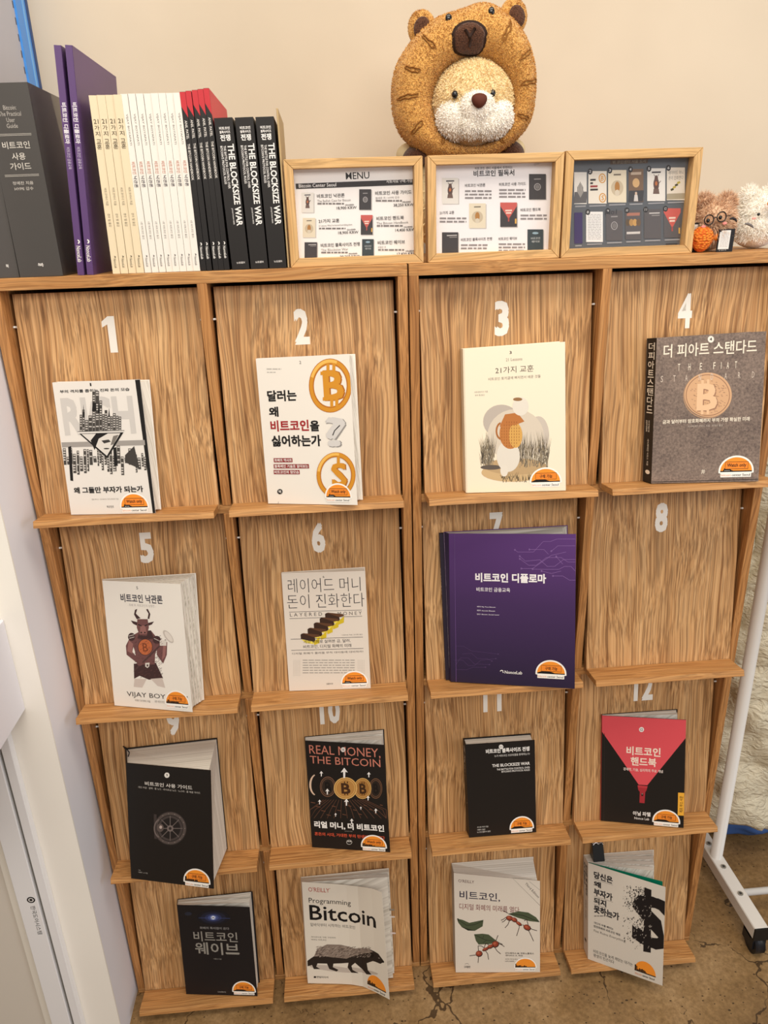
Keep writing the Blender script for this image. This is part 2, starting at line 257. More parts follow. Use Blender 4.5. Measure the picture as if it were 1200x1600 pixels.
class Sheet:
    """a printed sheet: columns of (layout top, layout bottom, point top, point bottom); layout = where a mark sits on the printed design"""
    def __init__(s, cols, nrm, mb):
        s.c = [(Vector(a), Vector(b), Vector(p), Vector(q)) for a, b, p, q in cols]; s.mb = mb; s.k = 0; s.nrm = Vector(nrm).normalized()
        d = [0.0]
        for i in range(len(cols)-1): d.append(d[-1]+(s.c[i+1][2]-s.c[i][2]).length)
        s.ss = [x/d[-1] for x in d]; s.width = d[-1]; s.height = (s.c[0][2]-s.c[0][3]).length
        s.nn = []
        for i in range(len(s.c)-1):
            n = (s.c[i+1][2]-s.c[i][2]).cross(s.c[i][2]-s.c[i][3])
            n = n if n.dot(s.nrm) > 0 else -n
            s.nn.append(n.normalized())
    def at(s, u, t, lift=0.0):
        u = min(max(u, 0.001), 0.999); t = min(max(t, 0.001), 0.999)
        i = 0
        while i < len(s.ss)-2 and u > s.ss[i+1]: i += 1
        f = (u-s.ss[i])/(s.ss[i+1]-s.ss[i])
        a = s.c[i][2].lerp(s.c[i+1][2], f); b = s.c[i][3].lerp(s.c[i+1][3], f)
        return a.lerp(b, t)+s.nn[i]*lift
    def inv(s, x, y):
        for i in range(len(s.c)-1):
            A, D = s.c[i][0], s.c[i][1]; B, C = s.c[i+1][0], s.c[i+1][1]
            f, t = 0.5, 0.5
            for _ in range(12):
                p = A.lerp(B, f).lerp(D.lerp(C, f), t); e = Vector((x, y))-p
                du = (B-A).lerp(C-D, t); dv = D.lerp(C, f)-A.lerp(B, f)
                det = du.x*dv.y-du.y*dv.x
                f += (e.x*dv.y-e.y*dv.x)/det; t += (du.x*e.y-du.y*e.x)/det
            if f <= 1.0 or i == len(s.c)-2:
                return s.ss[i]+f*(s.ss[i+1]-s.ss[i]), t
    def _lift(s):
        s.k += 1; return 0.00018+s.k*0.000006
    def put(s, st, faces, rgb, rough=0.55, mt=None):
        L = s._lift(); mt = mt or mat(rgb, rough)
        st = [(min(max(a, 0.001), 0.999), min(max(b, 0.001), 0.999)) for a, b in st]
        if len(s.ss) == 2:
            s.mb.add([s.at(a, b, L) for a, b in st], faces, mt); return
        pts = []; fs = []                       # a bent sheet: cut the marks along its folds
        for f in faces:
            poly = [st[i] for i in f]; lo = min(p[0] for p in poly); hi = max(p[0] for p in poly)
            for i in range(len(s.ss)-1):
                a, b = s.ss[i], s.ss[i+1]
                if hi <= a or lo >= b: continue
                q = poly
                for lim, sg in ((a, 1), (b, -1)):
                    r = []
                    for j in range(len(q)):
                        p0, p1 = q[j], q[(j+1) % len(q)]; d0, d1 = (p0[0]-lim)*sg, (p1[0]-lim)*sg
                        if d0 >= 0: r.append(p0)
                        if (d0 > 0 > d1) or (d0 < 0 < d1): k = d0/(d0-d1); r.append((lim, p0[1]+(p1[1]-p0[1])*k))
                    q = r
                    if len(q) < 3: break
                if len(q) < 3: continue
                k0 = len(pts)
                for (u, t) in q:
                    g = (u-a)/(b-a); pts.append(s.c[i][2].lerp(s.c[i+1][2], g).lerp(s.c[i][3].lerp(s.c[i+1][3], g), t)+s.nn[i]*L)
                fs.append(tuple(range(k0, len(pts))))
        s.mb.add(pts, fs, mt)
    # marks given in fractions of the sheet
    def tf(s, txt, u0, t0, u1, t1, rgb, bold=0.0, turn=0, rough=0.55):
        if bold > 0.012 and txt != '1|':                       # heavy type: struck several times, a hair apart
            k = bold-0.004; _, _, asp = glyphs(txt, 0.004); kx, ky = ((k/asp, k) if turn == 0 else (k/asp, k))
            hits = ((0, 0), (0.75, 0.75), (-0.75, 0.75), (0.75, -0.75), (-0.75, -0.75)) if bold > 0.028 else ((0.8, 0.5), (-0.8, 0.5), (0, -0.8))
            du, dt = (u1-u0), (t1-t0)
            for a, b in hits:
                au, at_ = (a*kx*du, b*ky*dt) if turn == 0 else (a*ky*du, b*kx*dt)
                mu, mt_ = (kx*du, ky*dt) if turn == 0 else (ky*du, kx*dt)
                s.tf(txt, u0+mu*0.75+au, t0+mt_*0.75+at_, u1-mu*0.75+au, t1-mt_*0.75+at_, rgb, 0.004, turn, rough)
            return
        g, f, _ = glyphs(txt, bold) if txt != '1|' else ([(0.42, 0), (1, 0), (1, 1), (0.5, 1), (0, 0.86), (0, 0.70), (0.42, 0.78)], [(0, 1, 2, 3, 6), (3, 4, 5, 6)], 1)
        if turn == 0: st = [(u0+(u1-u0)*x, t1+(t0-t1)*y) for x, y in g]
        elif turn == 1: st = [(u0+(u1-u0)*y, t0+(t1-t0)*x) for x, y in g]      # reads downwards
        else: st = [(u1+(u0-u1)*y, t1+(t0-t1)*x) for x, y in g]                 # reads upwards
        s.put(st, f, rgb, rough)
    def rf(s, u0, t0, u1, t1, rgb, rough=0.55): s.put([(u0, t0), (u1, t0), (u1, t1), (u0, t1)], [(0, 1, 2, 3)], rgb, rough)
    # marks given in layout units
    def T(s, txt, x0, y0, x1, y1, rgb, bold=0.0, rough=0.55):
        ym = (y0+y1)/2; u0, _ = s.inv(x0, ym); _, t0 = s.inv(x0, y0); _, t1 = s.inv(x0, y1)
        u1, _ = s.inv(x1, ym); s.tf(txt, u0, t0, u1, t1, rgb, bold, 0, rough)
    def TD(s, txt, p0, p1, h, rgb, bold=0.0):
        g, f, _ = glyphs(txt, bold); p0 = Vector(p0); p1 = Vector(p1); d = p1-p0; up = Vector((d.y, -d.x)).normalized()*h
        s.put([s.inv(*(p0+d*x+up*y)) for x, y in g], f, rgb)
    def stack(s, chars, x0, y0, x1, y1, rgb, bold=0.0):
        n = len(chars); h = (y1-y0)/n
        for i, c in enumerate(chars):
            if c != ' ': s.T(c, x0, y0+h*i+h*0.06, x1, y0+h*(i+1)-h*0.06, rgb, bold)
    def P(s, pts, rgb, rough=0.55):
        st = [s.inv(*p) for p in pts]; tri = tessellate_polygon([[Vector((a, b, 0)) for a, b in st]])
        s.put(st, [tuple(t) for t in tri], rgb, rough)
    def R(s, x0, y0, x1, y1, rgb): s.P([(x0, y0), (x1, y0), (x1, y1), (x0, y1)], rgb)
    def RB(s, x0, y0, x1, y1, rgb):
        """bar that keeps to the sheet's own rows"""
        ym = (y0+y1)/2; u0, _ = s.inv(x0, ym); u1, _ = s.inv(x1, ym); _, t0 = s.inv(x0, y0); _, t1 = s.inv(x0, y1); s.rf(u0, t0, u1, t1, rgb)
    def E(s, cx, cy, rx, ry, rgb, n=28, rot=0.0, a0=0.0, a1=360.0):
        cr, sr = math.cos(rot), math.sin(rot); pts = []
        for i in range(n):
            a = math.radians(a0+(a1-a0)*i/(n if a1-a0 >= 360 else n-1)); x, y = rx*math.cos(a), ry*math.sin(a); pts.append((cx+x*cr-y*sr, cy+x*sr+y*cr))
        s.P(pts, rgb)
    def ring(s, cx, cy, rx, ry, tx, ty, rgb, n=36, a0=0.0, a1=360.0):
        st = []
        for i in range(n+1):
            a = math.radians(a0+(a1-a0)*i/n); c, q = math.cos(a), math.sin(a)
            st += [s.inv(cx+rx*c, cy+ry*q), s.inv(cx+(rx-tx)*c, cy+(ry-ty)*q)]
        s.put(st, [(2*i, 2*i+1, 2*i+3, 2*i+2) for i in range(n)], rgb)
    def L(s, pts, w, rgb):
        st = []; fs = []
        for (a, b), (c, d) in zip(pts, pts[1:]):
            dx, dy = c-a, d-b; q = math.hypot(dx, dy) or 1; nx, ny = -dy/q*w/2, dx/q*w/2; k = len(st)
            st += [s.inv(a+nx, b+ny), s.inv(c+nx, d+ny), s.inv(c-nx, d-ny), s.inv(a-nx, b-ny)]; fs.append((k, k+1, k+2, k+3))
        s.put(st, fs, rgb)
    def many(s, polys, rgb):
        st = []; fs = []
        for p in polys:
            k = len(st); st += [s.inv(*q) for q in p]; fs.append(tuple(range(k, k+len(p))))
        s.put(st, fs, rgb)
    def lines(s, x0, y0, x1, y1, n, rgb, seed=1, fill=0.55):
        """rows of tiny illegible print"""
        rnd = random.Random(seed); polys = []; h = (y1-y0)/n
        for i in range(n):
            x = x0; y = y0+i*h
            while x < x1-2:
                w = min(rnd.uniform(0.5, 1.6)*h*1.6, x1-x); polys.append([(x, y), (x+w, y), (x+w, y+h*fill), (x, y+h*fill)]); x += w+h*0.35
        s.many(polys, rgb)

# ------------------------------------------------------------------ the room
def slab(name, x0, x1, y0, y1, z0, z1, mt):
    b = MB(); b.box(x0, x1, y0, y1, z0, z1, mt); o = b.build(name); return struct(o)
def concrete():
    k = NT('polished_concrete'); tc = k.n('ShaderNodeTexCoord')
    def nz(sc, det=4.0, rough=0.6):
        nd = k.n('ShaderNodeTexNoise', i_Scale=sc, i_Detail=det, i_Roughness=rough); k.l(tc.outputs['Object'], nd.inputs['Vector']); return nd.outputs['Fac']
    base = k.ramp(nz(5.0), [(0.28, (122, 94, 60)), (0.5, (158, 126, 84)), (0.72, (184, 152, 110))])
    base = k.mix(k.ramp(nz(90.0, 5.0, 0.7), [(0.35, (0, 0, 0)), (0.7, (255, 255, 255))]), k.mix(1.0, base, (200, 196, 190), 'MULTIPLY'), base)
    # aggregate pits
    mp = k.n('ShaderNodeMapping'); k.l(tc.outputs['Object'], mp.inputs[0]); mp.inputs['Scale'].default_value = (1, 1.5, 1)
    vo = k.n('ShaderNodeTexVoronoi', i_Scale=55.0); k.l(mp.outputs[0], vo.inputs['Vector'])
    size = k.math('MULTIPLY', nz(21.0, 2.0), 0.34)
    pit = k.math('LESS_THAN', vo.outputs['Distance'], k.math('SUBTRACT', size, 0.045))
    n3 = k.n('ShaderNodeTexNoise', i_Scale=16.0, i_Detail=3.0); k.l(tc.outputs['Object'], n3.inputs['Vector'])
    ds = k.n('ShaderNodeVectorMath', operation='SCALE'); k.l(n3.outputs['Color'], ds.inputs[0]); ds.inputs['Scale'].default_value = 0.10
    ad = k.n('ShaderNodeVectorMath', operation='ADD'); k.l(tc.outputs['Object'], ad.inputs[0]); k.l(ds.outputs[0], ad.inputs[1])
    vc = k.n('ShaderNodeTexVoronoi', feature='DISTANCE_TO_EDGE', i_Scale=3.6); k.l(ad.outputs[0], vc.inputs['Vector'])
    wid = k.math('MULTIPLY', k.math('SUBTRACT', nz(4.0, 2.0), 0.44), 0.042)
    crack = k.math('LESS_THAN', vc.outputs['Distance'], wid)
    fac = k.math('MAXIMUM', k.math('MULTIPLY', pit, 0.85), k.math('MULTIPLY', crack, 0.8))
    k.l(k.mix(fac, base, (46, 30, 18)), k.b.inputs['Base Color'])
    k.b.inputs['Roughness'].default_value = 0.42; k.b.inputs['Specular IOR Level'].default_value = 0.4
    k.bump(k.math('SUBTRACT', nz(60.0), fac), 0.25, 0.002)
    return k.m
WALL_X = -0.6655; BACK_Y = 0.444; NOOK_Y = -0.113
slab('floor', -2.2, 3.2, -3.6, BACK_Y+0.1, -0.06, 0.0, concrete())
slab('wall_back', -0.6655, 3.2, BACK_Y, BACK_Y+0.1, 0.0, 2.9, plaster('warm_cream_wall', (216, 201, 179)))
COOL_WHITE = plaster('cool_white_wall', (234, 233, 238), 0.7, 3)  # near-white with a little blue, for the side wall
PAINT_CREAM = plaster('cream_white_paint', (242, 237, 228), 0.8, 3)
# the short wall beside the cabinet, its end face turned to the room, and the window above its sill
b = MB(); b.box(-0.80, WALL_X, NOOK_Y, BACK_Y, 0.0, 1.50, COOL_WHITE)
b.box(-0.80, WALL_X, NOOK_Y, 0.10, 1.50, 2.9, COOL_WHITE)
struct(b.build('wall_left'))
slab('wall_front', -2.2, -0.6655, NOOK_Y-0.004, NOOK_Y, 0.0, 2.9, PAINT_CREAM)
w = root('window_1', (-0.70, 0.27, 1.5), 'x', 'window'); del w['label']; del w['category']; struct(w)
b = MB(); BL1 = mat((70, 150, 235), 0.35, 'blue_protective_film', 0.5)
b.box(-0.72, -0.664, 0.378, 0.430, 1.50, 2.9, BL1); b.build('window_frame', w)
b = MB(); b.box(-0.70, -0.6635, 0.412, 0.420, 1.50, 2.9, mat((120, 190, 250), 0.3)); b.box(-0.70, -0.6632, 0.430, 0.4435, 1.50, 2.9, mat((26, 70, 130), 0.4)); b.build('frame_seal', w)
b = MB(); b.box(-0.70, -0.668, 0.10, 0.378, 1.50, 2.9, mat((190, 190, 198), 0.6, 'grey_window_film'))
for i in range(48): b.box(-0.668, -0.6674, 0.372, 0.3755, 1.52+i*0.026, 1.531+i*0.026, mat((90, 90, 100), 0.6))
b.build('window_film', w)
# white door frame and beige door left of the cream wall
d = root('door_1', (-0.9, NOOK_Y-0.03, 0.0), 'x', 'door'); del d['label']; del d['category']; struct(d)
WHITE = mat((236, 235, 236), 0.4, 'white_frame_paint', 0.4); GREYG = mat((120, 118, 112), 0.6, 'groove_grey')
b = MB(); F = NOOK_Y-0.004
b.box(-0.7515, -0.735, F-0.016, F, 0.0, 0.87, WHITE); b.box(-0.7570, -0.7515, F-0.010, F, 0.0, 0.87, GREYG); b.box(-0.7950, -0.7570, F-0.018, F, 0.0, 0.87, WHITE)
b.build('door_frame', d, 0.001)
b = MB(); b.box(-1.5, -0.7955, F-0.010, F, 0.0, 0.87, mat((214, 206, 194), 0.6, 'beige_door_paint')); b.build('door_panel', d)
b = MB(); b.box(-0.8090, -0.7951, F-0.014, F-0.0095, 0.0, 0.87, mat((226, 220, 208), 0.5)); b.build('door_edge_strip', d)
b = MB(); sh = Sheet([((0, 0), (0, 100), (-0.7775, F-0.0181, 0.47), (-0.7775, F-0.0181, 0.34)), ((20, 0), (20, 100), (-0.7595, F-0.0181, 0.47), (-0.7595, F-0.0181, 0.34))], (0, -1, 0), b)
sh.E(10, 8, 8.5, 6, (35, 33, 32)); sh.E(10, 8, 5.5, 3.8, (230, 228, 226)); sh.E(10, 8, 3.5, 2.4, (35, 33, 32))
sh.tf('한국도어시스템', 0.25, 0.20, 0.75, 0.78, (60, 58, 56), 0.0, 1)
b.build('door_sticker', d)
wb = MB(); wb.box(-1.05, -0.7005, -0.52, F-0.0005, 0.882, 1.062, mat((232, 230, 236), 0.35, 'white_enamel', 0.4)); wb.box(-1.045, -0.7055, -0.521, F-0.0005, 1.062, 1.066, mat((238, 234, 226), 0.4))
tag(wb.build('wall_box', None, 0.002), 'white enamel box fixed to the cream wall above the door frame', 'box')

# ------------------------------------------------------------------ the two display cabinets
def cabinet(side, label):
    x0 = -GAP/2-CABW if side == 0 else GAP/2; x1 = x0+CABW; xm = (x0+x1)/2; D = 0.40; t = THK
    r = root('display_cabinet', (xm, 0.0, 0.0), label, 'cabinet', None)
    b = MB(); b.box(x0, x1, 0.0, D+0.012, TOPZ, TOPZ+TOPT, WOOD_H); b.build('top_board', r, 0.0006)
    b = MB(); b.box(x0, x1, 0.0, D, 0.0, 0.0132, WOOD_H); b.build('base_board', r, 0.0006)
    for a in (x0, x1-t):
        b = MB(); b.box(a, a+t, 0.0, D, 0.0132, TOPZ, WOOD_E); b.build('side_panel', r, 0.0006)
    b = MB(); b.box(x0+t, x1-t, D-0.006, D, 0.0132, TOPZ, mat((60, 42, 28), 0.8, 'dark_back_panel')); b.build('back_panel', r)
    zs = [TOPZ-i*PITCH for i in range(5)]
    for i in (1, 2, 3):
        b = MB(); b.box(x0+t, x1-t, 0.0018, D-0.006, zs[i], zs[i]+t, WOOD_H); b.build('shelf_board', r, 0.0006)
    for i in range(4):
        lo = zs[i+1]+(t if i < 3 else 0.0142); b = MB(); b.box(xm-t/2, xm+t/2, 0.0, D-0.006, lo, zs[i], WOOD_E); b.build('divider', r, 0.0006)
    NUMC = (232, 226, 216)
    for i in range(4):
        for j in range(2):
            n = i*4+side*2+j+1
            xl = (x0+t if j == 0 else xm+t/2)+CLR; xr = (xm-t/2 if j == 0 else x1-t)-CLR
            zb = zs[i+1]+t; yb, zbb = DY_B, zb+DZ_B; yt, zt = DY_T, zs[i]-DZ_T
            up = Vector((0, yt-yb, zt-zbb)).normalized(); nr = Vector((0, -up.z, up.y)); th = 0.0145
            b = MB(); A = [(xl, yb, zbb), (xr, yb, zbb), (xr, yt, zt), (xl, yt, zt)]
            low = up*(-0.0095)
            A[0] = tuple(Vector(A[0])+low); A[1] = tuple(Vector(A[1])+low)
            Bk = [tuple(Vector(p)-nr*th) for p in A]; b.hexa(A, Bk, WOOD_V); dr = b.build('door', r, 0.0006)
            b = MB(); f, g = Vector((LY_F, zb+LZ_F)), Vector((LY_G, zb+LZ_G)); k0 = Vector((yb-0.0006, zbb)); k1 = k0+(g-f)
            b.prism([tuple(k0), tuple(f), tuple(g), tuple(k1)], xl, xr, WOOD_H); b.build('ledge', dr, 0.0006)
            for xx in (xl-CLR*0.9, xr-CLR*0.1):
                b = MB(); c = Vector((0, yb, zbb))+up*0.314+nr*0.0012
                b.tube([(xx, c.y, c.z), (xx+CLR, c.y, c.z)], 0.0017, mat((235, 235, 232), 0.35, 'white_nylon')); b.build('pivot_pin', dr)
            if n <= 12:
                bt, tp = (0.267, 0.3255) if i < 2 else (0.281, 0.3400)
                if i == 1: bt, tp = 0.275, 0.3335
                w2 = 0.0125 if n < 10 else 0.0240
                xc = xl+0.1405+(0.010 if n == 5 else 0.006 if n == 1 else 0.008 if n == 9 else 0.004 if n == 6 else 0.0)
                if n == 1: w2 = 0.0105
                b = MB(); ul = Vector((xc-w2, yb, zbb))+up*tp; ur = Vector((xc+w2, yb, zbb))+up*tp; ll = Vector((xc-w2, yb, zbb))+up*bt; lr = Vector((xc+w2, yb, zbb))+up*bt
                sh = Sheet([((0, 0), (0, 1), ul, ll), ((1, 0), (1, 1), ur, lr)], nr, b)
                if n < 10: sh.tf('1|' if n == 1 else str(n), 0, 0, 1, 1, NUMC, 0.06)
                else:
                    sh.tf('1|', 0, 0, 0.32, 1, NUMC, 0.045); sh.tf('1|' if n == 11 else str(n)[1], 0.50 if n != 11 else 0.60, 0, 1 if n != 11 else 0.94, 1, NUMC, 0.06)
                b.build('numeral', dr)
    return r
cabinet(0, 'oak book display cabinet against the white side wall, doors marked one, two, five and six')
cabinet(1, 'oak book display cabinet beside the clothes rack, doors marked three, four, seven and eight')

# ------------------------------------------------------------------ books on the doors
def grain_cover(name, a, b, sc=260.0):
    k = NT(name); tc = k.n('ShaderNodeTexCoord'); nd = k.n('ShaderNodeTexNoise', i_Scale=sc, i_Detail=4.0, i_Roughness=0.7); k.l(tc.outputs['Object'], nd.inputs['Vector'])
    n2 = k.n('ShaderNodeTexNoise', i_Scale=14.0, i_Detail=2.0); k.l(tc.outputs['Object'], n2.inputs['Vector'])
    f = k.math('ADD', k.math('MULTIPLY', nd.outputs['Fac'], 0.7), k.math('MULTIPLY', n2.outputs['Fac'], 0.3))
    k.l(k.ramp(f, [(0.36, a), (0.64, b)]), k.b.inputs['Base Color']); k.b.inputs['Roughness'].default_value = 0.6
    return k.m
def printed_fade(name, top, bottom, h):
    """a cover printed with a blend from one ink to another, top to bottom"""
    k = NT(name); tc = k.n('ShaderNodeTexCoord'); sp = k.n('ShaderNodeSeparateXYZ'); k.l(tc.outputs['Object'], sp.inputs[0])
    k.l(k.ramp(k.math('DIVIDE', sp.outputs['Z'], h), [(0.0, bottom), (0.55, tuple((a+b)//2 for a, b in zip(top, bottom))), (1.0, top)]), k.b.inputs['Base Color'])
    k.b.inputs['Roughness'].default_value = 0.42; k.b.inputs['Specular IOR Level'].default_value = 0.4
    return k.m

ORANGE = (245, 150, 50); INK = (28, 24, 22); CREAMW = (244, 236, 224)
def sticker(sh, parent, x0, y0, x1, y1, kind, base=None):
    """half-round shop sticker: sun, skyline, sign box, and the line of lettering under it"""
    b = MB(); s2 = Sheet([(tuple(a), tuple(c), p, q) for a, c, p, q in sh.c], sh.nrm, b); s2.k = sh.k+4
    W, H = x1-x0, y1-y0; ym = (y0+y1)/2; u0, _ = s2.inv(x0, ym); _, t0 = s2.inv((x0+x1)/2, y0); u1, _ = s2.inv(x1, ym); _, t1 = s2.inv((x0+x1)/2, y1)
    def q(px, py): return (u0+(u1-u0)*px, t0+(t1-t0)*py)
    def poly(pts, c):
        st = [q(*p) for p in pts]; tri = tessellate_polygon([[Vector((a, d, 0)) for a, d in st]]); s2.put(st, [tuple(t) for t in tri], c, 0.4)
    def dome(cx, cy, rx, ry, c): poly([(cx+rx*math.cos(math.radians(a)), cy-ry*math.sin(math.radians(a))) for a in range(0, 181, 6)], c)
    edge = (250, 246, 238)
    if kind != 'plain':
        poly([(0.5+0.5*math.cos(math.radians(a)), 0.72-0.72*math.sin(math.radians(a))) for a in range(0, 181, 6)]+[(0.0, 0.80), (0.06, 0.82), (0.06, 1.0), (0.93, 1.0), (0.93, 0.82), (1.0, 0.80)], edge)
    dome(0.5, 0.72, 0.45, 0.64, ORANGE)
    rnd = random.Random(int(x0+y0))
    poly([(0.05, 0.70), (0.95, 0.70), (0.95, 0.755), (0.05, 0.755)], INK)
    if kind in ('watch', 'plain2'):
        poly([(0.13, 0.70), (0.16, 0.58), (0.31, 0.58), (0.36, 0.66), (0.42, 0.70)], INK)
        for i in range(3): dome(0.19+0.055*i, 0.70, 0.018, 0.022, edge)
    elif kind == 'buy':
        poly([(0.07, 0.70), (0.16, 0.64), (0.34, 0.60), (0.52, 0.64), (0.62, 0.70)], INK); poly([(0.335, 0.62), (0.34, 0.30), (0.35, 0.30), (0.355, 0.62)], INK)
    else:
        x = 0.06
        for i in range(9):
            w = rnd.uniform(0.03, 0.07); h = rnd.uniform(0.05, 0.22)*(1.3-i/9); poly([(x, 0.71), (x, 0.70-h), (x+w, 0.70-h), (x+w, 0.71)], INK); x += w*1.1
    if kind in ('watch', 'buy', 'buycity', 'watchcity'):
        poly([(0.18, 0.28), (0.84, 0.28), (0.84, 0.63), (0.18, 0.63)], INK); poly([(0.19, 0.30), (0.83, 0.30), (0.83, 0.61), (0.19, 0.61)], (240, 138, 48))
        tx = 'Watch only' if kind.startswith('watch') else '구매 가능'
        a, c = q(0.24, 0.36) if kind.startswith('watch') else q(0.31, 0.36), q(0.78, 0.57) if kind.startswith('watch') else q(0.71, 0.56)
        s2.tf(tx, a[0], a[1], c[0], c[1], INK, 0.03)
    a, c = q(0.08, 0.84), q(0.36, 0.95); s2.tf('bitcoin', a[0], a[1], c[0], c[1], (222, 140, 96), 0.0)
    a, c = q(0.385, 0.84), q(0.90, 0.95); s2.tf('center Seoul', a[0], a[1], c[0], c[1], (40, 36, 34), 0.02)
    return b.build('sticker', parent)

def book(n, label, cover_mt, spine_mt, art, thick=0.0007, pages=PAGES, leaves=1, group='books displayed on the doors', hard=False, seed=1):
    C = COVERS[n]; cols = C['cols']; nr = Vector(C['nrm']); bk = [Vector(p) for p in C['back']]; fr = [Vector(p) for p in C['front']]
    base = bk[3]
    r = root('display_book' if n != 9 else 'thick_display_book', tuple(base), label, 'book', group)
    b = MB(); sh = Sheet([(a, c, p, q) for a, c, p, q in cols], nr, b)
    tops = [Vector(c[2]) for c in cols]; bots = [Vector(c[3]) for c in cols]
    for i in range(len(cols)-1):
        nn = sh.nn[i]; A = [bots[i], bots[i+1], tops[i+1], tops[i]]; b.hexa(A, [p-nn*thick for p in A], cover_mt)
    # spine and back board
    tb = thick; A = [bk[3], bk[2], bk[1], bk[0]]
    b.hexa([p+nr*tb for p in A], A, cover_mt)
    sp = [bk[3], bots[0], tops[0], bk[0]]; xx = Vector((1, 0, 0))
    if (tops[0]-bk[0]).length > 0.004: b.hexa(sp, [p+xx*tb for p in sp], spine_mt)
    ssp = None
    if (bots[0]-bk[3]).length > 0.006:
        ssp = Sheet([((0, 0), (0, 1), bk[0], bk[3]), ((1, 0), (1, 1), tops[0], bots[0])], (-1, -0.2, 0), b)
    art(sh, ssp)
    co = b.build('cover', r)
    # page block, fanned where the book has been opened
    b = MB(); ins = 0.0025 if hard else 0.0012
    lo0, lo1, hi0, hi1 = bk[3]+nr*tb, bk[2]+nr*tb, bk[0]+nr*tb, bk[1]+nr*tb
    up0 = (bk[0]-bk[3]).normalized(); rnd = random.Random(seed+n)
    for i in range(leaves):
        f0, f1 = i/leaves, (i+1)/leaves
        g1 = f1-(0.28/leaves if leaves > 1 else 0)
        def P3(a, z, f): return a.lerp(z, f)
        jit = rnd.uniform(-0.0025, 0.001) if leaves > 1 else 0
        BLb, BRb, TRb, TLb = P3(lo0, fr[3], f0), P3(lo1, fr[2], f0), P3(hi1, fr[1], f0), P3(hi0, fr[0], f0)
        BLf, BRf, TRf, TLf = P3(lo0, fr[3], f1), P3(lo1, fr[2], g1), P3(hi1, fr[1], g1), P3(hi0, fr[0], f1)
        ex = (BRb-BLb).normalized()*(jit-0.0015)
        A = [BLb+up0*ins+xx*tb, BRb+up0*ins+ex, TRb-up0*ins+ex, TLb-up0*ins+xx*tb]; B2 = [BLf+up0*ins+xx*tb, BRf+up0*ins+ex, TRf-up0*ins+ex, TLf-up0*ins+xx*tb]
        b.hexa(B2, A, pages)
    b.build('pages', r)
    return r, sh, co
def paper(c, r=0.5): return mat(c, r, None, 0.35)
K = (26, 23, 22); WH = (240, 236, 230); GR = (130, 124, 118)

def a1(s, sp):
    s.P([(745, 683), (772, 681), (858, 1417), (843, 1419)], K)
    s.T('1', 497, 700, 505, 717, K); s.T('부의 격차를 좁히는 진짜 돈의 모습', 330, 738, 716, 755, K, 0.03)
    s.T('RICH', 345, 778, 742, 985, (206, 201, 195), 0.06)
    rnd = random.Random(3); P = []; Q = []
    x = 440
    while x < 662:
        w = rnd.uniform(11, 22); h = 60+rnd.uniform(0, 60)+(100 if 510 < x < 560 else 0); P.append([(x, 962-h), (x+w, 962-h), (x+w, 962), (x, 962)])
        for i in range(int(h/13)):
            if rnd.random() < 0.8: Q.append([(x+3, 962-h+5+i*13), (x+w-3, 962-h+5+i*13), (x+w-3, 962-h+11+i*13), (x+3, 962-h+11+i*13)])
        x += w+1
    s.many(P, (70, 66, 62)); s.many(Q, (206, 200, 193)); s.P([(540, 860), (545, 765), (551, 860)], K); s.P([(508, 850), (511, 805), (530, 805), (533, 850)], K); s.P([(457, 880), (461, 812), (466, 880)], K); s.P([(597, 880), (602, 832), (607, 880)], K)
    # streets and blocks below
    s.RB(340, 1020, 800, 1048, (160, 154, 148)); P = []; Q = []
    x = 345
    while x < 800:
        w = rnd.uniform(8, 20); y = rnd.uniform(1035, 1110); e = rnd.uniform(1130, 1205); P.append([(x, y), (x+w, y), (x+w+4, e), (x+4, e)])
        for i in range(int((e-y)/14)):
            if rnd.random() < 0.75: Q.append([(x+3, y+4+i*14), (x+w-2, y+4+i*14), (x+w-1, y+11+i*14), (x+4, y+11+i*14)])
        x += w*1.25
    s.many(P, (72, 68, 64)); s.many(Q, (204, 198, 191)); s.P([(375, 1045), (392, 1040), (404, 1235), (388, 1232)], K); s.P([(625, 1050), (642, 1046), (650, 1150), (630, 1150)], K); s.P([(690, 1090), (740, 1040), (770, 1165), (690, 1130)], (64, 60, 57))
    # inverted triangle with a portrait
    s.P([(428, 964), (686, 958), (592, 1108)], K); s.P([(450, 974), (664, 969), (590, 1094)], (222, 216, 208)); s.P([(500, 1010), (530, 972), (600, 968), (545, 1000), (522, 1062)], K); s.P([(560, 1010), (600, 1004), (612, 1016), (575, 1026)], (60, 56, 54)); s.P([(625, 985), (655, 978), (628, 1030), (610, 1036)], (120, 114, 108)); s.E(588, 1054, 16, 4, (70, 66, 62)); s.RB(428, 960, 686, 972, (226, 221, 214)); s.L([(428, 961), (686, 955)], 3, K)
    s.T('왜 그들만 부자가 되는가', 408, 1270, 790, 1306, K, 0.045); s.T('필립 바구스 · 안드레아스 마르크바르트 지음', 507, 1335, 655, 1343, GR); s.T('북모먼트', 590, 1374, 630, 1388, K)
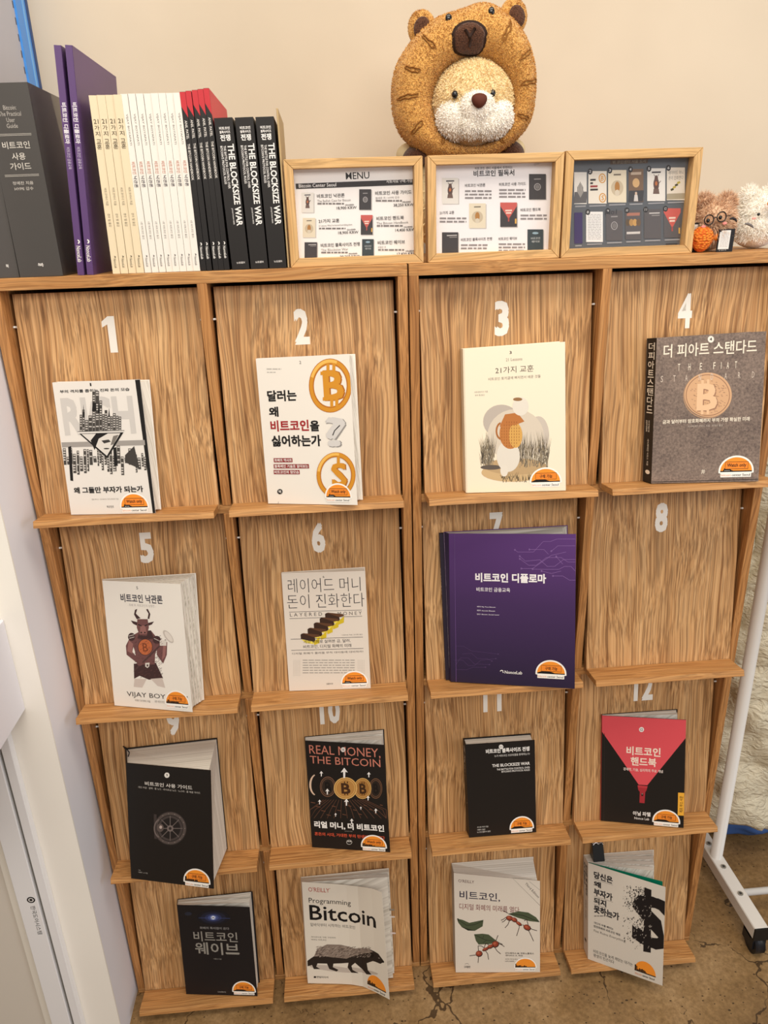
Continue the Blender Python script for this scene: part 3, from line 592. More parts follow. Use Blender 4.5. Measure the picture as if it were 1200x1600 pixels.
def a2(s, sp):
    s.T('2', 563, 545, 572, 560, K); s.lines(390, 583, 468, 594, 1, (190, 184, 176), 2); s.lines(392, 600, 438, 609, 1, (190, 184, 176), 3)
    G1, G2 = (214, 146, 42), (240, 188, 92)
    s.ring(722, 670, 110, 137, 26, 31, (186, 112, 34), 40); s.ring(722, 670, 106, 133, 16, 20, G1, 40); s.ring(722, 670, 106, 133, 14, 16, G2, 14, 200, 290)
    s.T('B', 690, 592, 797, 748, (176, 104, 30), 0.06); s.T('B', 686, 594, 790, 744, G1, 0.045)
    for x, y0, y1 in ((703, 560, 598), (733, 556, 598), (722, 742, 778), (748, 738, 776)): s.R(x, y0, x+16, y1, G1)
    s.R(672, 598, 700, 616, G1); s.R(684, 728, 712, 746, G1)
    s.T('달러는', 393, 695, 548, 752, K, 0.045); s.T('왜', 402, 778, 452, 830, K, 0.045); s.T('비트코인', 410, 848, 612, 906, (160, 34, 38), 0.04); s.T('을', 618, 848, 666, 904, K, 0.045); s.T('싫어하는가', 416, 926, 675, 985, K, 0.045)
    s.T('?', 703, 832, 808, 988, (150, 146, 142), 0.05); s.T('?', 699, 830, 802, 984, (214, 210, 206), 0.04); s.L([(735, 925), (745, 900), (772, 872)], 5, K)
    for y, w, t in ((1045, 526, '화폐의 역사와'), (1077, 613, '블록체인 기술로 알아보는'), (1108, 564, '비트코인의 참모습')):
        s.RB(427, y, w, y+22, (140, 44, 44)); s.T(t, 431, y+3, w-4, y+19, WH, 0.02)
    s.ring(752, 1135, 100, 122, 23, 26, (186, 112, 34), 40); s.ring(752, 1135, 97, 119, 15, 18, G1, 40); s.ring(752, 1135, 97, 119, 13, 14, G2, 14, 190, 280)
    s.T('S', 732, 1070, 812, 1200, (176, 104, 30), 0.05); s.T('S', 729, 1070, 806, 1196, G1, 0.04); s.R(757, 1036, 772, 1078, G1)
    s.E(460, 1224, 14, 14, K); s.T('북', 452, 1216, 468, 1232, WH, 0.02); s.L([(452, 1278), (452, 1289)], 2, GR)
def a3(s, sp):
    B = (94, 84, 76)
    s.P([(338, 528), (347, 528), (365, 1345), (356, 1346)], (226, 212, 186))
    s.T('3', 606, 539, 618, 555, K, 0.02); s.T('21 Lessons', 585, 578, 678, 595, (140, 130, 120)); s.T('21가지 교훈', 525, 627, 742, 664, (78, 70, 62)); s.T('비트코인 토끼굴에 빠지면서 배운 것들', 485, 685, 782, 702, (126, 116, 106)); s.T('비트코인다고 지음', 406, 761, 482, 771, GR); s.T('경우 털 옮김', 408, 779, 462, 788, GR)
    # a plain oval country scene: pale sky wash, grass, a path, a plain standing shape in ochre and white
    s.E(560, 930, 105, 95, (190, 178, 166)); s.E(770, 1010, 60, 110, (204, 192, 178)); s.E(640, 1010, 160, 150, (216, 203, 184)); s.E(620, 1225, 175, 55, (206, 176, 130)); s.E(640, 1190, 178, 48, (190, 160, 118))
    rnd = random.Random(5); P = []
    for i in range(330):
        side = rnd.random() < 0.35; x = rnd.uniform(445, 520) if side else rnd.uniform(655, 825); y = rnd.uniform(1080, 1200); h = rnd.uniform(40, 120); d = rnd.uniform(-22, 22); P.append([(x-2, y), (x+2, y), (x+d, y-h)])
    s.many(P[::3], (120, 108, 92)); s.many(P[1::3], (92, 84, 74)); s.many(P[2::3], (150, 136, 112))
    P = [[(x, y), (x+4, y), (x+rnd.uniform(-14, 14), y-rnd.uniform(15, 40))] for x, y in [(rnd.uniform(560, 740), rnd.uniform(1250, 1285)) for _ in range(70)]]
    s.many(P, (88, 78, 62)); s.E(500, 1195, 60, 14, (96, 86, 78))
    s.E(598, 1130, 66, 92, (226, 218, 204)); s.E(575, 1215, 22, 34, (228, 220, 206)); s.E(610, 1000, 62, 88, (190, 122, 62)); s.E(640, 1010, 38, 72, (216, 166, 88)); s.P([(548, 960), (580, 890), (650, 880), (690, 930), (640, 950)], (186, 116, 58)); s.E(668, 845, 46, 52, (228, 220, 206)); s.E(652, 805, 26, 10, (150, 110, 70))
    P = [[(560+i*14, 930+j*17), (563+i*14, 930+j*17), (563+i*14, 940+j*17), (560+i*14, 940+j*17)] for i in range(8) for j in range(9) if ((560+i*14-610)/58)**2+((935+j*17-1000)/82)**2 < 1]
    s.many(P, (146, 84, 40)); s.ring(560, 985, 34, 52, 10, 12, (170, 106, 52), 20, 100, 260)
def a4(s, sp):
    LT = (240, 228, 208)
    s.E(845, 519, 20, 20, (236, 228, 216)); s.T('4', 838, 510, 852, 528, K, 0.03)
    s.T('더 피아트 스탠다드', 548, 552, 1130, 632, LT, 0.012)
    s.ring(820, 866, 148, 140, 8, 8, (176, 140, 110), 48); s.E(828, 858, 148, 138, (212, 168, 128), 48); s.ring(826, 860, 138, 129, 5, 5, (156, 116, 88), 48)
    rnd = random.Random(8); P = []
    for i in range(150):
        a = rnd.uniform(0, 6.28); q = rnd.uniform(0.2, 0.9); x, y = 828+132*q*math.cos(a), 860+122*q*math.sin(a); P.append([(x, y), (x+10, y+2), (x+9, y+5), (x, y+4)])
    s.many(P, (164, 124, 96)); s.T('B', 762, 795, 892, 962, (160, 118, 92), 0.06); s.T('B', 758, 790, 886, 956, (232, 192, 152), 0.05)
    for x, y in ((785, 766), (820, 762), (782, 948), (818, 946)): s.R(x, y, x+16, y+32, (230, 190, 150))
    xs = [644, 710, 782, 866, 909, 950, 1000]
    for c, x in zip('THEFIAT', xs): s.T(c, x-(1 if c == 'I' else 6), 668-(x-644)*0.045, x+(2 if c == 'I' else 8), 710-(x-644)*0.045, LT)
    for c, x in zip('STANDARD', [536, 614, 690, 775, 850, 936, 1020, 1106]): s.T(c, x-6, 742-(x-536)*0.05, x+9, 780-(x-536)*0.05, (214, 198, 182))
    s.T('금과 달러부터 암호화폐까지 부의 가장 확실한 미래', 542, 1014, 1085, 1040, LT, 0.03); s.T('사이페데안 아모스 지음 · 위대선 옮김', 700, 1048, 918, 1062, (206, 192, 178))
    s.T('井', 784, 1330, 808, 1360, LT, 0.02); s.L([(475, 1412), (1138, 1394)], 4, (58, 50, 46))
    if sp:
        for i, c in enumerate('더피아트스탠다드'): sp.tf(c, 0.22, 0.03+i*0.061, 0.84, 0.03+i*0.061+0.052, LT, 0.01)
        sp.tf('금과 달러부터 암호화폐까지', 0.2, 0.56, 0.36, 0.64, LT, 0.02, 1); sp.tf('부의 가장 확실한 미래', 0.45, 0.56, 0.6, 0.64, LT, 0.02, 1); sp.tf('사이페데안 아모스 지음', 0.4, 0.69, 0.58, 0.88, LT, 0, 1); sp.tf('●', 0.3, 0.91, 0.8, 0.94, LT)
def a5(s, sp):
    s.T('5', 543, 480, 552, 495, K); s.T('비트코인 낙관론', 455, 517, 685, 562, (52, 48, 60), 0.03); s.T('- 화폐 후, 비트코인의 상향전 -', 495, 571, 650, 586, (176, 170, 164))
    D, M, L_ = (66, 44, 44), (112, 74, 72), (150, 104, 98)
    s.P([(528, 900), (650, 895), (690, 982), (612, 990), (560, 968), (530, 985)], D)
    s.P([(532, 985), (600, 985), (575, 1035), (528, 1030)], (206, 192, 182)); s.P([(622, 985), (686, 980), (702, 1036), (660, 1025)], (206, 192, 182))
    s.P([(508, 752), (560, 722), (622, 716), (668, 772), (646, 850), (644, 905), (548, 905), (534, 830)], M); s.P([(560, 722), (622, 716), (640, 760), (590, 770), (548, 760)], D)
    s.P([(508, 752), (484, 800), (488, 850), (545, 895), (570, 890), (520, 835), (530, 790)], M); s.P([(500, 770), (492, 830), (520, 845), (524, 790)], L_)
    s.P([(656, 775), (680, 790), (712, 780), (710, 850), (690, 900), (655, 850)], M); s.P([(690, 800), (706, 800), (700, 860), (684, 880)], L_)
    s.E(516, 752, 20, 22, D); s.E(655, 768, 22, 22, D); s.L([(500, 748), (530, 740)], 4, (190, 180, 172)); s.L([(503, 760), (533, 752)], 4, (190, 180, 172)); s.L([(640, 760), (672, 775)], 4, (190, 180, 172))
    s.P([(512, 662), (548, 672), (545, 690), (524, 680)], D); s.P([(640, 668), (606, 676), (608, 692), (628, 684)], D)
    s.P([(548, 655), (605, 655), (612, 700), (600, 745), (560, 742), (545, 700)], M); s.P([(565, 690), (592, 690), (600, 735), (562, 735)], L_); s.E(570, 728, 5, 4, K); s.E(590, 728, 5, 4, K); s.L([(552, 684), (572, 692)], 5, K); s.L([(606, 684), (588, 692)], 5, K)
    s.P([(545, 655), (530, 630), (535, 605), (548, 600), (540, 625), (566, 650)], D); s.P([(605, 652), (610, 625), (597, 603), (606, 600), (620, 628), (614, 655)], D)
    s.L([(532, 938), (705, 768)], 9, (80, 56, 54)); s.E(718, 750, 17, 42, (196, 186, 176), 28, -0.65); s.E(720, 750, 12, 34, (222, 214, 204), 28, -0.65); s.R(672, 770, 708, 800, (214, 206, 196)); s.E(562, 898, 16, 14, M)
    s.E(592, 808, 41, 46, D); s.E(592, 808, 38, 43, (190, 104, 62)); s.T('B', 578, 785, 606, 832, (128, 64, 36), 0.02); s.P([(592, 896), (616, 894), (614, 916), (604, 924), (592, 916)], (214, 206, 196)); s.R(600, 904, 608, 916, D)
    rnd = random.Random(4); P = []
    for i in range(170):
        x, y = rnd.uniform(525, 680), rnd.uniform(745, 980); P.append([(x, y), (x+9, y-5), (x+10, y-3.5), (x+1, y+1.5)])
    s.many(P, (92, 60, 58))
    s.T('VIJAY BOYAPATI', 490, 1056, 822, 1090, (70, 64, 62)); s.T('비제이 보야파티 지음', 536, 1100, 620, 1113, GR); s.T('1판 비트코인 옮김', 645, 1106, 720, 1120, GR)
def a6(s, sp):
    B = (48, 44, 50)
    s.T('6', 556, 494, 566, 507, K)
    s.T('레이어드 머니', 330, 514, 800, 602, B, -0.012); s.T('돈이 진화한다', 325, 614, 825, 702, B, -0.012)
    s.L([(338, 723), (808, 709)], 2.5, B); s.L([(340, 765), (810, 749)], 2.5, B); s.T('L A Y E R E D', 343, 730, 552, 752, (90, 84, 80)); s.T('M O N E Y', 652, 722, 808, 744, (90, 84, 80))
    Y1, Y2, BR = (214, 186, 40), (236, 214, 84), (60, 38, 26)
    for i, (x, y) in enumerate(((570, 728), (535, 758), (497, 790), (457, 825), (412, 860))):
        s.P([(x+8, y+4), (x+18, y-2), (x+118, y+8), (x+124, y+20), (x+92, y+26)], (96, 62, 40)); s.P([(x, y+8), (x+10, y), (x+92, y+26), (x+96, y+44), (x+86, y+54), (x+2, y+36)], BR); s.P([(x+5, y+38), (x+86, y+54), (x+84, y+70), (x+30, y+60)], Y2); s.P([(x+86, y+54), (x+124, y+20), (x+122, y+62), (x+88, y+76)], Y1)
    s.T('니콜라브 지음 | 정성환 옮김', 678, 866, 812, 876, GR); s.L([(348, 898), (815, 883)], 2.5, B)
    s.T('계층 화폐로 살펴본 금, 달러,', 432, 904, 735, 927, B); s.T('비트코인, 디지털 화폐의 미래', 430, 936, 740, 959, B); s.L([(352, 970), (818, 957)], 2.5, B); s.T('디지털 화폐가 몰려올 무직 대이동에 대비하라!', 358, 985, 818, 999, (96, 90, 86))
    s.lines(426, 1032, 762, 1132, 6, (160, 152, 142), 5, 0.3); P = [[(x, y), (x+3, y), (x+3, y+3), (x, y+3)] for x0 in (366, 782) for x in range(x0, x0+42, 10) for y in range(1035, 1135, 11)]
    s.many(P, (150, 142, 132)); s.T('심플라이프', 580, 1186, 622, 1198, K)
def a7(s, sp):
    C = (140, 104, 166)
    def circ(x, y, r=5): s.ring(x, y, r, r, 2, 2, (150, 116, 176), 10)
    for q in ([(705, 312), (722, 325), (820, 325), (880, 262), (925, 262), (965, 247), (1076, 247)], [(795, 310), (885, 310), (912, 338)], [(930, 320), (970, 288), (1076, 288)], [(735, 350), (770, 380), (860, 372), (905, 412), (950, 412), (1005, 370), (1076, 370)], [(735, 366), (790, 405), (838, 405), (900, 358), (990, 358), (1030, 385), (1076, 385)], [(745, 425), (815, 425), (880, 380), (930, 345), (1020, 325)], [(815, 428), (900, 430), (975, 430), (1010, 412), (1050, 412), (1076, 440)], [(870, 440), (930, 455), (990, 440)], [(960, 352), (1000, 398)], [(940, 470), (1000, 470), (1040, 495), (1076, 495)]): s.L(q, 2.2, C); circ(*q[0])
    for q in ([(370, 960), (430, 955), (470, 990), (530, 990), (560, 1005)], [(330, 1030), (360, 985), (410, 985), (450, 1025), (545, 1028)], [(320, 1000), (375, 1000), (410, 1035), (450, 1035), (490, 1000), (585, 990)], [(330, 910), (380, 910), (430, 940), (600, 960)], [(330, 1060), (400, 1062), (440, 1045), (520, 1045)]): s.L(q, 1.8, (84, 62, 104)); s.ring(q[-1][0], q[-1][1], 4, 4, 2, 2, (92, 70, 112), 8)
    s.L([(322, 216), (332, 1142)], 3, (104, 74, 130))
    s.T('비트코인 디플로마', 455, 450, 898, 507, (244, 240, 240), 0.05); s.T('비트코인 금융교육', 462, 539, 675, 565, (236, 230, 234), 0.02)
    for y, t, x in ((655, '제작 My First Bitcoin', 583), (678, '제작 Atomic Bitcoin', 580), (702, '감수 Bitcoin Social Layer', 608)): s.T(t, 465, y, x, y+10, (214, 206, 216), 0.02)
    s.ring(622, 1072, 11, 9, 5, 5, WH, 16, 180, 350); s.L([(628, 1074), (634, 1080)], 5, WH); s.T('NonceLab', 641, 1066, 750, 1086, WH, 0.02)
def a9(s, sp):
    s.E(527, 523, 16, 16, (236, 232, 224)); s.T('9', 522, 515, 532, 531, K, 0.02); s.T('비트코인 사용 가이드', 388, 560, 683, 584, (226, 220, 212), 0.01); s.T('개인 지갑 · 결제 · 풀 노드 · 라이트닝 노드 · 노스터 · 홈 채굴 가이드', 345, 588, 732, 600, (196, 190, 182))
    for r1, r2, c in ((103, 106, (52, 46, 44)), (98, 100, (86, 76, 72)), (82, 84, (40, 36, 34)), (78, 79, (70, 62, 60)), (64, 66, (34, 30, 29))): s.E(547, 850, r1, r2, c, 40)
    for a in range(0, 360, 45): s.L([(547+18*math.cos(math.radians(a)), 850+18*math.sin(math.radians(a))), (547+78*math.cos(math.radians(a)), 850+78*math.sin(math.radians(a)))], 5, (108, 98, 94))
    for a in range(0, 360, 24): s.E(547+91*math.cos(math.radians(a)), 850+92*math.sin(math.radians(a)), 3, 3, (132, 122, 116), 8)
    s.E(547, 850, 20, 20, (120, 108, 104)); s.E(547, 850, 9, 9, (50, 44, 42)); s.E(485, 846, 22, 26, (96, 84, 80)); s.E(488, 842, 9, 10, (190, 172, 164)); s.P([(444, 760), (462, 762), (466, 915), (448, 915)], (64, 56, 54))
    s.ring(490, 850, 46, 62, 8, 9, (116, 104, 100), 20, 110, 250); s.T('지음', 347, 1112, 360, 1118, (190, 186, 180)); s.T('한빛미디 · 노 드 저음', 347, 1124, 405, 1133, (190, 186, 180))
def a10(s, sp):
    CU = (206, 128, 108)
    s.T('REAL MONEY,', 370, 460, 862, 528, CU); s.T('THE BITCOIN', 375, 533, 862, 584, CU); s.E(607, 493, 16, 16, (238, 232, 226)); s.T('10', 599, 485, 615, 501, K, 0.02)
    for i in range(17):
        x = 340+i*36; q = [(600+(x-600)*0.5, 835), (x, 905), (x+(x-600)*0.3, 965)]; q = [(min(max(a, 372), 905), b) for a, b in q]; s.L(q, 4, (92, 62, 48))
    for i in range(14): s.L([(380+i*37, 852+(i*29) % 90), (412+i*36, 858+(i*29) % 90)], 5, (110, 72, 54))
    s.ring(425, 732, 55, 76, 14, 6, (226, 196, 170), 24, 110, 250)
    def coin(x, y, rx, ry, c1, c2, ink): s.E(x, y, rx, ry, c2, 32); s.E(x, y, rx*0.93, ry*0.93, c1, 32); s.ring(x, y, rx*0.82, ry*0.82, 3, 3, c2, 28); s.T('B', x-rx*0.36, y-ry*0.48, x+rx*0.42, y+ry*0.48, ink, 0.05); s.R(x-rx*0.12, y-ry*0.62, x-rx*0.02, y-ry*0.45, ink); s.R(x+rx*0.12, y-ry*0.62, x+rx*0.22, y-ry*0.45, ink); s.R(x-rx*0.1, y+ry*0.45, x, y+ry*0.62, ink); s.R(x+rx*0.14, y+ry*0.45, x+rx*0.24, y+ry*0.62, ink)
    coin(500, 745, 55, 70, (48, 38, 32), (128, 92, 70), (22, 18, 16)); coin(832, 757, 45, 70, (44, 34, 28), (120, 84, 60), (24, 18, 16)); coin(742, 757, 60, 72, (160, 112, 56), (216, 172, 100), (62, 38, 18)); coin(623, 755, 81, 76, (184, 134, 70), (226, 184, 112), (70, 42, 22))
    for x, y, k in ((615, 650, 1.9), (455, 655, 1.0), (785, 662, 1.0), (497, 778, 1.1), (630, 852, 1.3), (780, 823, 0.9), (443, 850, 0.9), (730, 893, 0.6), (833, 912, 0.9), (555, 940, 0.7), (667, 985, 1.0)):
        s.P([(x, y-19*k), (x+13*k, y-2*k), (x+4*k, y-4*k), (x+3*k, y+18*k), (x-3*k, y+18*k), (x-4*k, y-4*k), (x-13*k, y-2*k)], (244, 240, 236))
    s.T('리얼 머니, 더 비트코인', 405, 982, 888, 1032, (244, 240, 234), 0.05); s.T('오태민 지음', 618, 1050, 672, 1058, (150, 144, 138)); s.T('혼돈의 시대, 거대한 부의 탄생이 시작된다', 408, 1060, 893, 1086, (206, 84, 58), 0.03)
    s.ring(650, 1134, 20, 17, 3, 3, (200, 196, 190), 20); s.E(643, 1128, 6, 5, (200, 196, 190)); s.E(657, 1128, 6, 5, (200, 196, 190))
def a11(s, sp):
    W = (236, 232, 226)
    s.T('비트코인 블록사이즈 전쟁', 510, 516, 803, 546, W, 0.05); s.E(612, 500, 15, 15, (240, 236, 230)); s.T('11', 605, 493, 619, 507, K, 0.02); s.T('누가 비트코인 프로토콜을 통제하는가?', 567, 553, 805, 568, (206, 202, 196), 0.02)
    s.T('THE BLOCKSIZE WAR', 552, 614, 805, 634, W, 0.035); s.T('THE BATTLE FOR CONTROL OVER', 583, 643, 805, 655, W, 0.02); s.T('BITCOIN\'S PROTOCOL RULES', 615, 657, 805, 669, W, 0.02)
    for y, x, t in ((1032, 527, '조나단 비어 지음'), (1050, 505, '서병두 옮김'), (1066, 540, '뉴스핌 출판사 편집')): s.T(t, 452, y, x, y+11, (200, 196, 190), 0.01)
    if sp: sp.tf('비트코인 블록사이즈', 0.2, 0.05, 0.8, 0.11, W, 0.03, 1); sp.tf('THE BLOCKSIZE WAR', 0.25, 0.14, 0.75, 0.66, W, 0.02, 1)
def a12(s, sp):
    RD = (222, 82, 90)
    s.P([(257, 283), (735, 308), (733, 408), (517, 674), (468, 671), (257, 372)], RD); s.E(484, 361, 14, 14, (238, 232, 226)); s.T('12', 477, 354, 491, 368, K, 0.02)
    s.T('비트코인', 398, 452, 592, 502, (246, 226, 208), 0.035); s.T('핸드북', 422, 512, 568, 561, (246, 226, 208), 0.035); s.T('경제학, 기술, 심리학의 주요 개념', 380, 572, 605, 590, (236, 220, 210), 0.015)
    s.P([(462, 674), (518, 679), (512, 704), (505, 714), (501, 778), (472, 775), (474, 712), (465, 700)], (168, 46, 54)); s.P([(462, 674), (518, 679), (515, 692), (463, 686)], (190, 58, 66)); s.E(488, 728, 7, 9, (60, 26, 28)); s.E(488, 724, 4, 4, (150, 120, 112))
    s.T('아닐 파텔', 435, 823, 535, 848, (238, 232, 226), 0.03); s.T('Nonce Lab', 443, 857, 527, 871, (224, 218, 212), 0.02)
    s.P([(690, 716), (728, 718), (724, 850), (687, 848)], (240, 176, 60)); u0, t0 = s.inv(698, 735); u1, t1 = s.inv(716, 832); s.tf('제프 부스 서문', u0, t0, u1, t1, (70, 44, 20), 0.02, 2)
    s.L([(272, 380), (268, 878)], 2, (52, 48, 46))
def a13(s, sp):
    for rx, ry, c in ((110, 50, (24, 24, 32)), (84, 38, (32, 35, 54)), (56, 26, (46, 54, 92)), (36, 18, (70, 84, 138)), (20, 14, (140, 156, 206)), (11, 11, (236, 240, 250)), (4, 4, (30, 24, 30))): s.E(657, 314, rx, ry, c, 28)
    s.L([(560, 315), (770, 319)], 2, (70, 84, 138)); s.E(490, 288, 24, 12, (40, 44, 58))
    s.T('화폐의 특이점이 온다', 567, 372, 763, 388, (150, 148, 146), 0.01); SV = (150, 146, 138)
    s.T('비트코인', 525, 402, 818, 468, SV, 0.01); s.T('웨이브', 535, 474, 830, 556, SV, 0.02); s.RB(745, 548, 830, 556, SV); s.T('이충민 지음', 660, 582, 712, 592, (150, 146, 140)); s.T('CONTENTS', 687, 808, 742, 816, (170, 166, 160), 0.01)
def a14(s, sp):
    s.T("O'REILLY", 285, 303, 436, 334, (174, 60, 52), 0.0); s.L([(438, 314), (443, 314)], 3, (174, 60, 52))
    s.T('Programming', 288, 378, 590, 424, K, 0.0); s.T('Bitcoin', 293, 428, 768, 535, (20, 18, 20), 0.012); s.T('밑바닥부터 시작하는 비트코인', 300, 556, 620, 580, (70, 64, 62)); s.T('파이썬으로 직접 구현하며', 305, 651, 480, 662, (96, 90, 86)); s.T('배우는 비트코인', 307, 670, 415, 681, (96, 90, 86))
    s.E(470, 890, 180, 20, (196, 184, 172), 28, 0.12); s.E(680, 905, 110, 14, (192, 180, 168), 28, 0.2)
    D = (42, 34, 30); G = (140, 124, 112)
    s.P([(278, 832), (300, 815), (330, 795), (350, 745), (420, 712), (520, 715), (620, 742), (720, 742), (790, 778), (832, 836), (805, 852), (750, 832), (706, 848), (715, 900), (742, 932), (705, 930), (660, 880), (622, 846), (596, 868), (604, 898), (648, 922), (595, 918), (568, 880), (575, 846), (520, 850), (466, 852), (462, 878), (502, 898), (490, 910), (436, 892), (420, 852), (352, 850), (342, 874), (372, 892), (325, 892), (312, 862), (280, 872)], D)
    s.P([(325, 800), (352, 742), (420, 711), (520, 714), (620, 741), (718, 742), (752, 766), (600, 798), (560, 816), (460, 806), (395, 796)], G); s.E(742, 790, 16, 18, (24, 20, 18)); s.L([(790, 808), (800, 812)], 5, (150, 140, 130)); s.E(826, 838, 6, 6, (20, 16, 16))
    rnd = random.Random(2); P = []; Q = []
    for i in range(260):
        x = rnd.uniform(345, 740); y = rnd.uniform(722, 800); P.append([(x, y), (x-13, y+rnd.uniform(3, 8)), (x-12, y+rnd.uniform(8, 10)), (x+1, y+2)])
    s.many(P[::2], (176, 160, 146)); s.many(P[1::2], (96, 82, 74))
    s.T('한빛미디어', 345, 944, 428, 959, (60, 54, 52), 0.02); s.R(325, 945, 341, 958, K)
def a15(s, sp):
    N = (40, 38, 62)
    s.T("O'REILLY", 318, 304, 436, 326, (96, 60, 60)); s.T('비트코인,', 327, 386, 630, 452, N, 0.01); s.T('디지털 화폐의 미래를 열다', 325, 480, 775, 526, (124, 44, 48), 0.0)
    s.L([(728, 287), (929, 497)], 2.5, (120, 112, 104)); s.TD('Third Edition', (816, 340), (916, 445), 17, (90, 84, 80)); s.L([(850, 322), (929, 385)], 2, (150, 142, 132))
    LF, LD = (76, 86, 62), (44, 50, 38)
    s.P([(308, 594), (350, 604), (400, 626), (506, 604), (500, 652), (442, 686), (390, 684), (342, 656), (318, 626)], LF); s.L([(308, 596), (380, 645), (440, 640), (502, 612)], 4, LD); s.P([(308, 594), (318, 592), (322, 618), (314, 616)], LD); s.P([(340, 656), (390, 684), (442, 686), (400, 672)], LD)
    s.P([(436, 712), (500, 708), (545, 714), (612, 768), (560, 786), (470, 790), (450, 762)], LF); s.L([(440, 715), (520, 755), (600, 768)], 4, LD); s.L([(500, 745), (510, 720)], 3, LD); s.L([(530, 758), (500, 778)], 3, LD)
    s.P([(690, 560), (770, 540), (842, 550), (900, 585), (928, 622), (850, 614), (762, 588)], LF); s.L([(692, 560), (800, 570), (925, 620)], 5, LD)
    R1, R2, BK_ = (150, 66, 46), (184, 96, 70), (52, 34, 30)
    for legs in ([(706, 598), (690, 640), (668, 664)], [(770, 625), (775, 660), (755, 725)], [(800, 640), (848, 690), (882, 765)], [(830, 645), (870, 675), (908, 686)], [(812, 612), (830, 600), (842, 645)], [(690, 575), (655, 600), (638, 608)], [(690, 585), (660, 615), (645, 622)], [(690, 555), (650, 533)], [(470, 845), (466, 800), (490, 800), (520, 820)], [(470, 875), (466, 930)], [(520, 835), (538, 860), (545, 905)], [(460, 868), (402, 876)], [(590, 810), (610, 840), (636, 862)], [(610, 780), (640, 790), (664, 806)], [(612, 770), (650, 790)], [(600, 760), (616, 720)], [(560, 800), (525, 780), (510, 815)]): s.L(legs, 4.5, BK_)
    for x, y, rx, ry, ro in ((702, 592, 26, 19, 0.2), (738, 604, 24, 17, 0.5), (772, 632, 26, 12, 0.6), (834, 662, 30, 21, 0.5), (596, 788, 28, 25, -0.4), (558, 806, 26, 15, -0.4), (522, 826, 26, 12, -0.4), (474, 860, 26, 24, 0)):
        s.E(x, y, rx, ry, BK_, 20, ro); s.E(x-2, y-3, rx*0.86, ry*0.82, R1, 20, ro); s.E(x-6, y-6, rx*0.4, ry*0.35, R2, 14, ro)
    s.T('안드레아스 M. 안토노풀로스', 670, 848, 885, 862, (70, 64, 62), 0.01); s.T('데이비드 A. 하딩', 672, 867, 800, 879, (70, 64, 62), 0.01); s.T('송주한 최은실 옮김', 670, 896, 760, 905, (96, 90, 86)); s.T('LIPLABIEL', 670, 913, 740, 921, (96, 90, 86)); s.T('고려출판', 360, 952, 408, 970, (96, 90, 86), 0.02); s.ring(382, 942, 14, 9, 2, 2, (120, 112, 106), 14, 180, 360)
def a16(s, sp):
    N = (34, 34, 40)
    for t, x1, y0, y1 in (('당신은', 348, 214, 252), ('왜', 282, 264, 296), ('부자가', 347, 304, 344), ('되지', 312, 353, 388), ('못하는가', 385, 396, 438)): s.T(t, 241, y0, x1, y1, N, 0.05)
    for y, x in ((256, 348), (348, 348), (392, 312)): s.L([(241, y), (x, y+(x-241)*0.33)], 1.5, GR)
    s.lines(243, 456, 362, 466, 1, GR, 7); s.T('개인의 부를 빼앗는', 241, 488, 352, 500, N, 0.01); s.T('법정화폐와 비트코인 해법', 241, 507, 390, 520, N, 0.01); s.T('Fiat Ruins Everything', 241, 532, 420, 548, (110, 104, 98)); s.T('비트코인을 늦게 깨닫는 대가는', 239, 644, 460, 663, (70, 66, 62)); s.T('평생의 빈곤이다', 239, 667, 356, 686, (70, 66, 62))
    s.T('S', 455, 318, 690, 600, (26, 22, 24), 0.05); s.P([(522, 305), (560, 318), (556, 662), (516, 655)], (26, 22, 24))
    rnd = random.Random(6); P = []; Q = []
    for i in range(420):
        a = rnd.random(); x = 400+130*(rnd.random()**0.6); y = rnd.uniform(290, 430) if a < 0.55 else rnd.uniform(460, 600); y += (x-400)*0.12; k = rnd.uniform(2, 8); P.append([(x, y), (x+k, y-k*0.5), (x+k*0.6, y+k)])
    s.many(P, (30, 26, 28))
    for i in range(90):
        x = rnd.uniform(455, 560); y = rnd.uniform(330, 640); k = rnd.uniform(3, 9); Q.append([(x, y), (x+k, y-k*0.4), (x+k*0.5, y+k)])
    s.many(Q, (150, 142, 134))
    if sp: sp.tf('당신은 왜 부자가', 0.5, 0.05, 0.85, 0.36, N, 0.03, 1); sp.tf('되지 못하는가', 0.12, 0.05, 0.42, 0.28, N, 0.03, 1); sp.tf('시어도르 · 박진 옮김', 0.4, 0.42, 0.65, 0.62, (110, 104, 98), 0, 1); sp.rf(0.3, 0.84, 0.6, 0.87, N)

OFFW = paper((232, 226, 218)); BLK = paper((27, 24, 23), 0.45)
SHEETS = {}
def put_book(n, label, cm, sm, art, st, **kw):
    r, sh, co = book(n, label, cm, sm, art, **kw); SHEETS[n] = (r, sh)
    if st: sticker(sh, r, *st)
    return r
put_book(1, 'off-white paperback with a city drawn above an upside-down triangle, under the number one', OFFW, OFFW, a1, (660, 1300, 820, 1412, 'watch'))
put_book(2, 'white paperback with two gold ring symbols and a grey question mark', paper((240, 233, 222)), OFFW, a2, (695, 1178, 832, 1280, 'watch'), leaves=3)
put_book(3, 'cream paperback with an oval picture of grass and an ochre shape, under the number three', paper((244, 231, 206)), paper((230, 216, 190)), a3, (720, 1195, 900, 1310, 'buy'))
put_book(4, 'brown speckled paperback with a bronze coin on its cover and a black spine', grain_cover('speckled_brown_cover', (84, 70, 64), (146, 126, 112)), BLK, a4, (893, 1240, 1112, 1380, 'watch'))
put_book(5, 'white paperback with a horned bull warrior, its pages fanned open', paper((236, 230, 220)), OFFW, a5, (700, 1050, 832, 1152, 'buycity'), leaves=6)
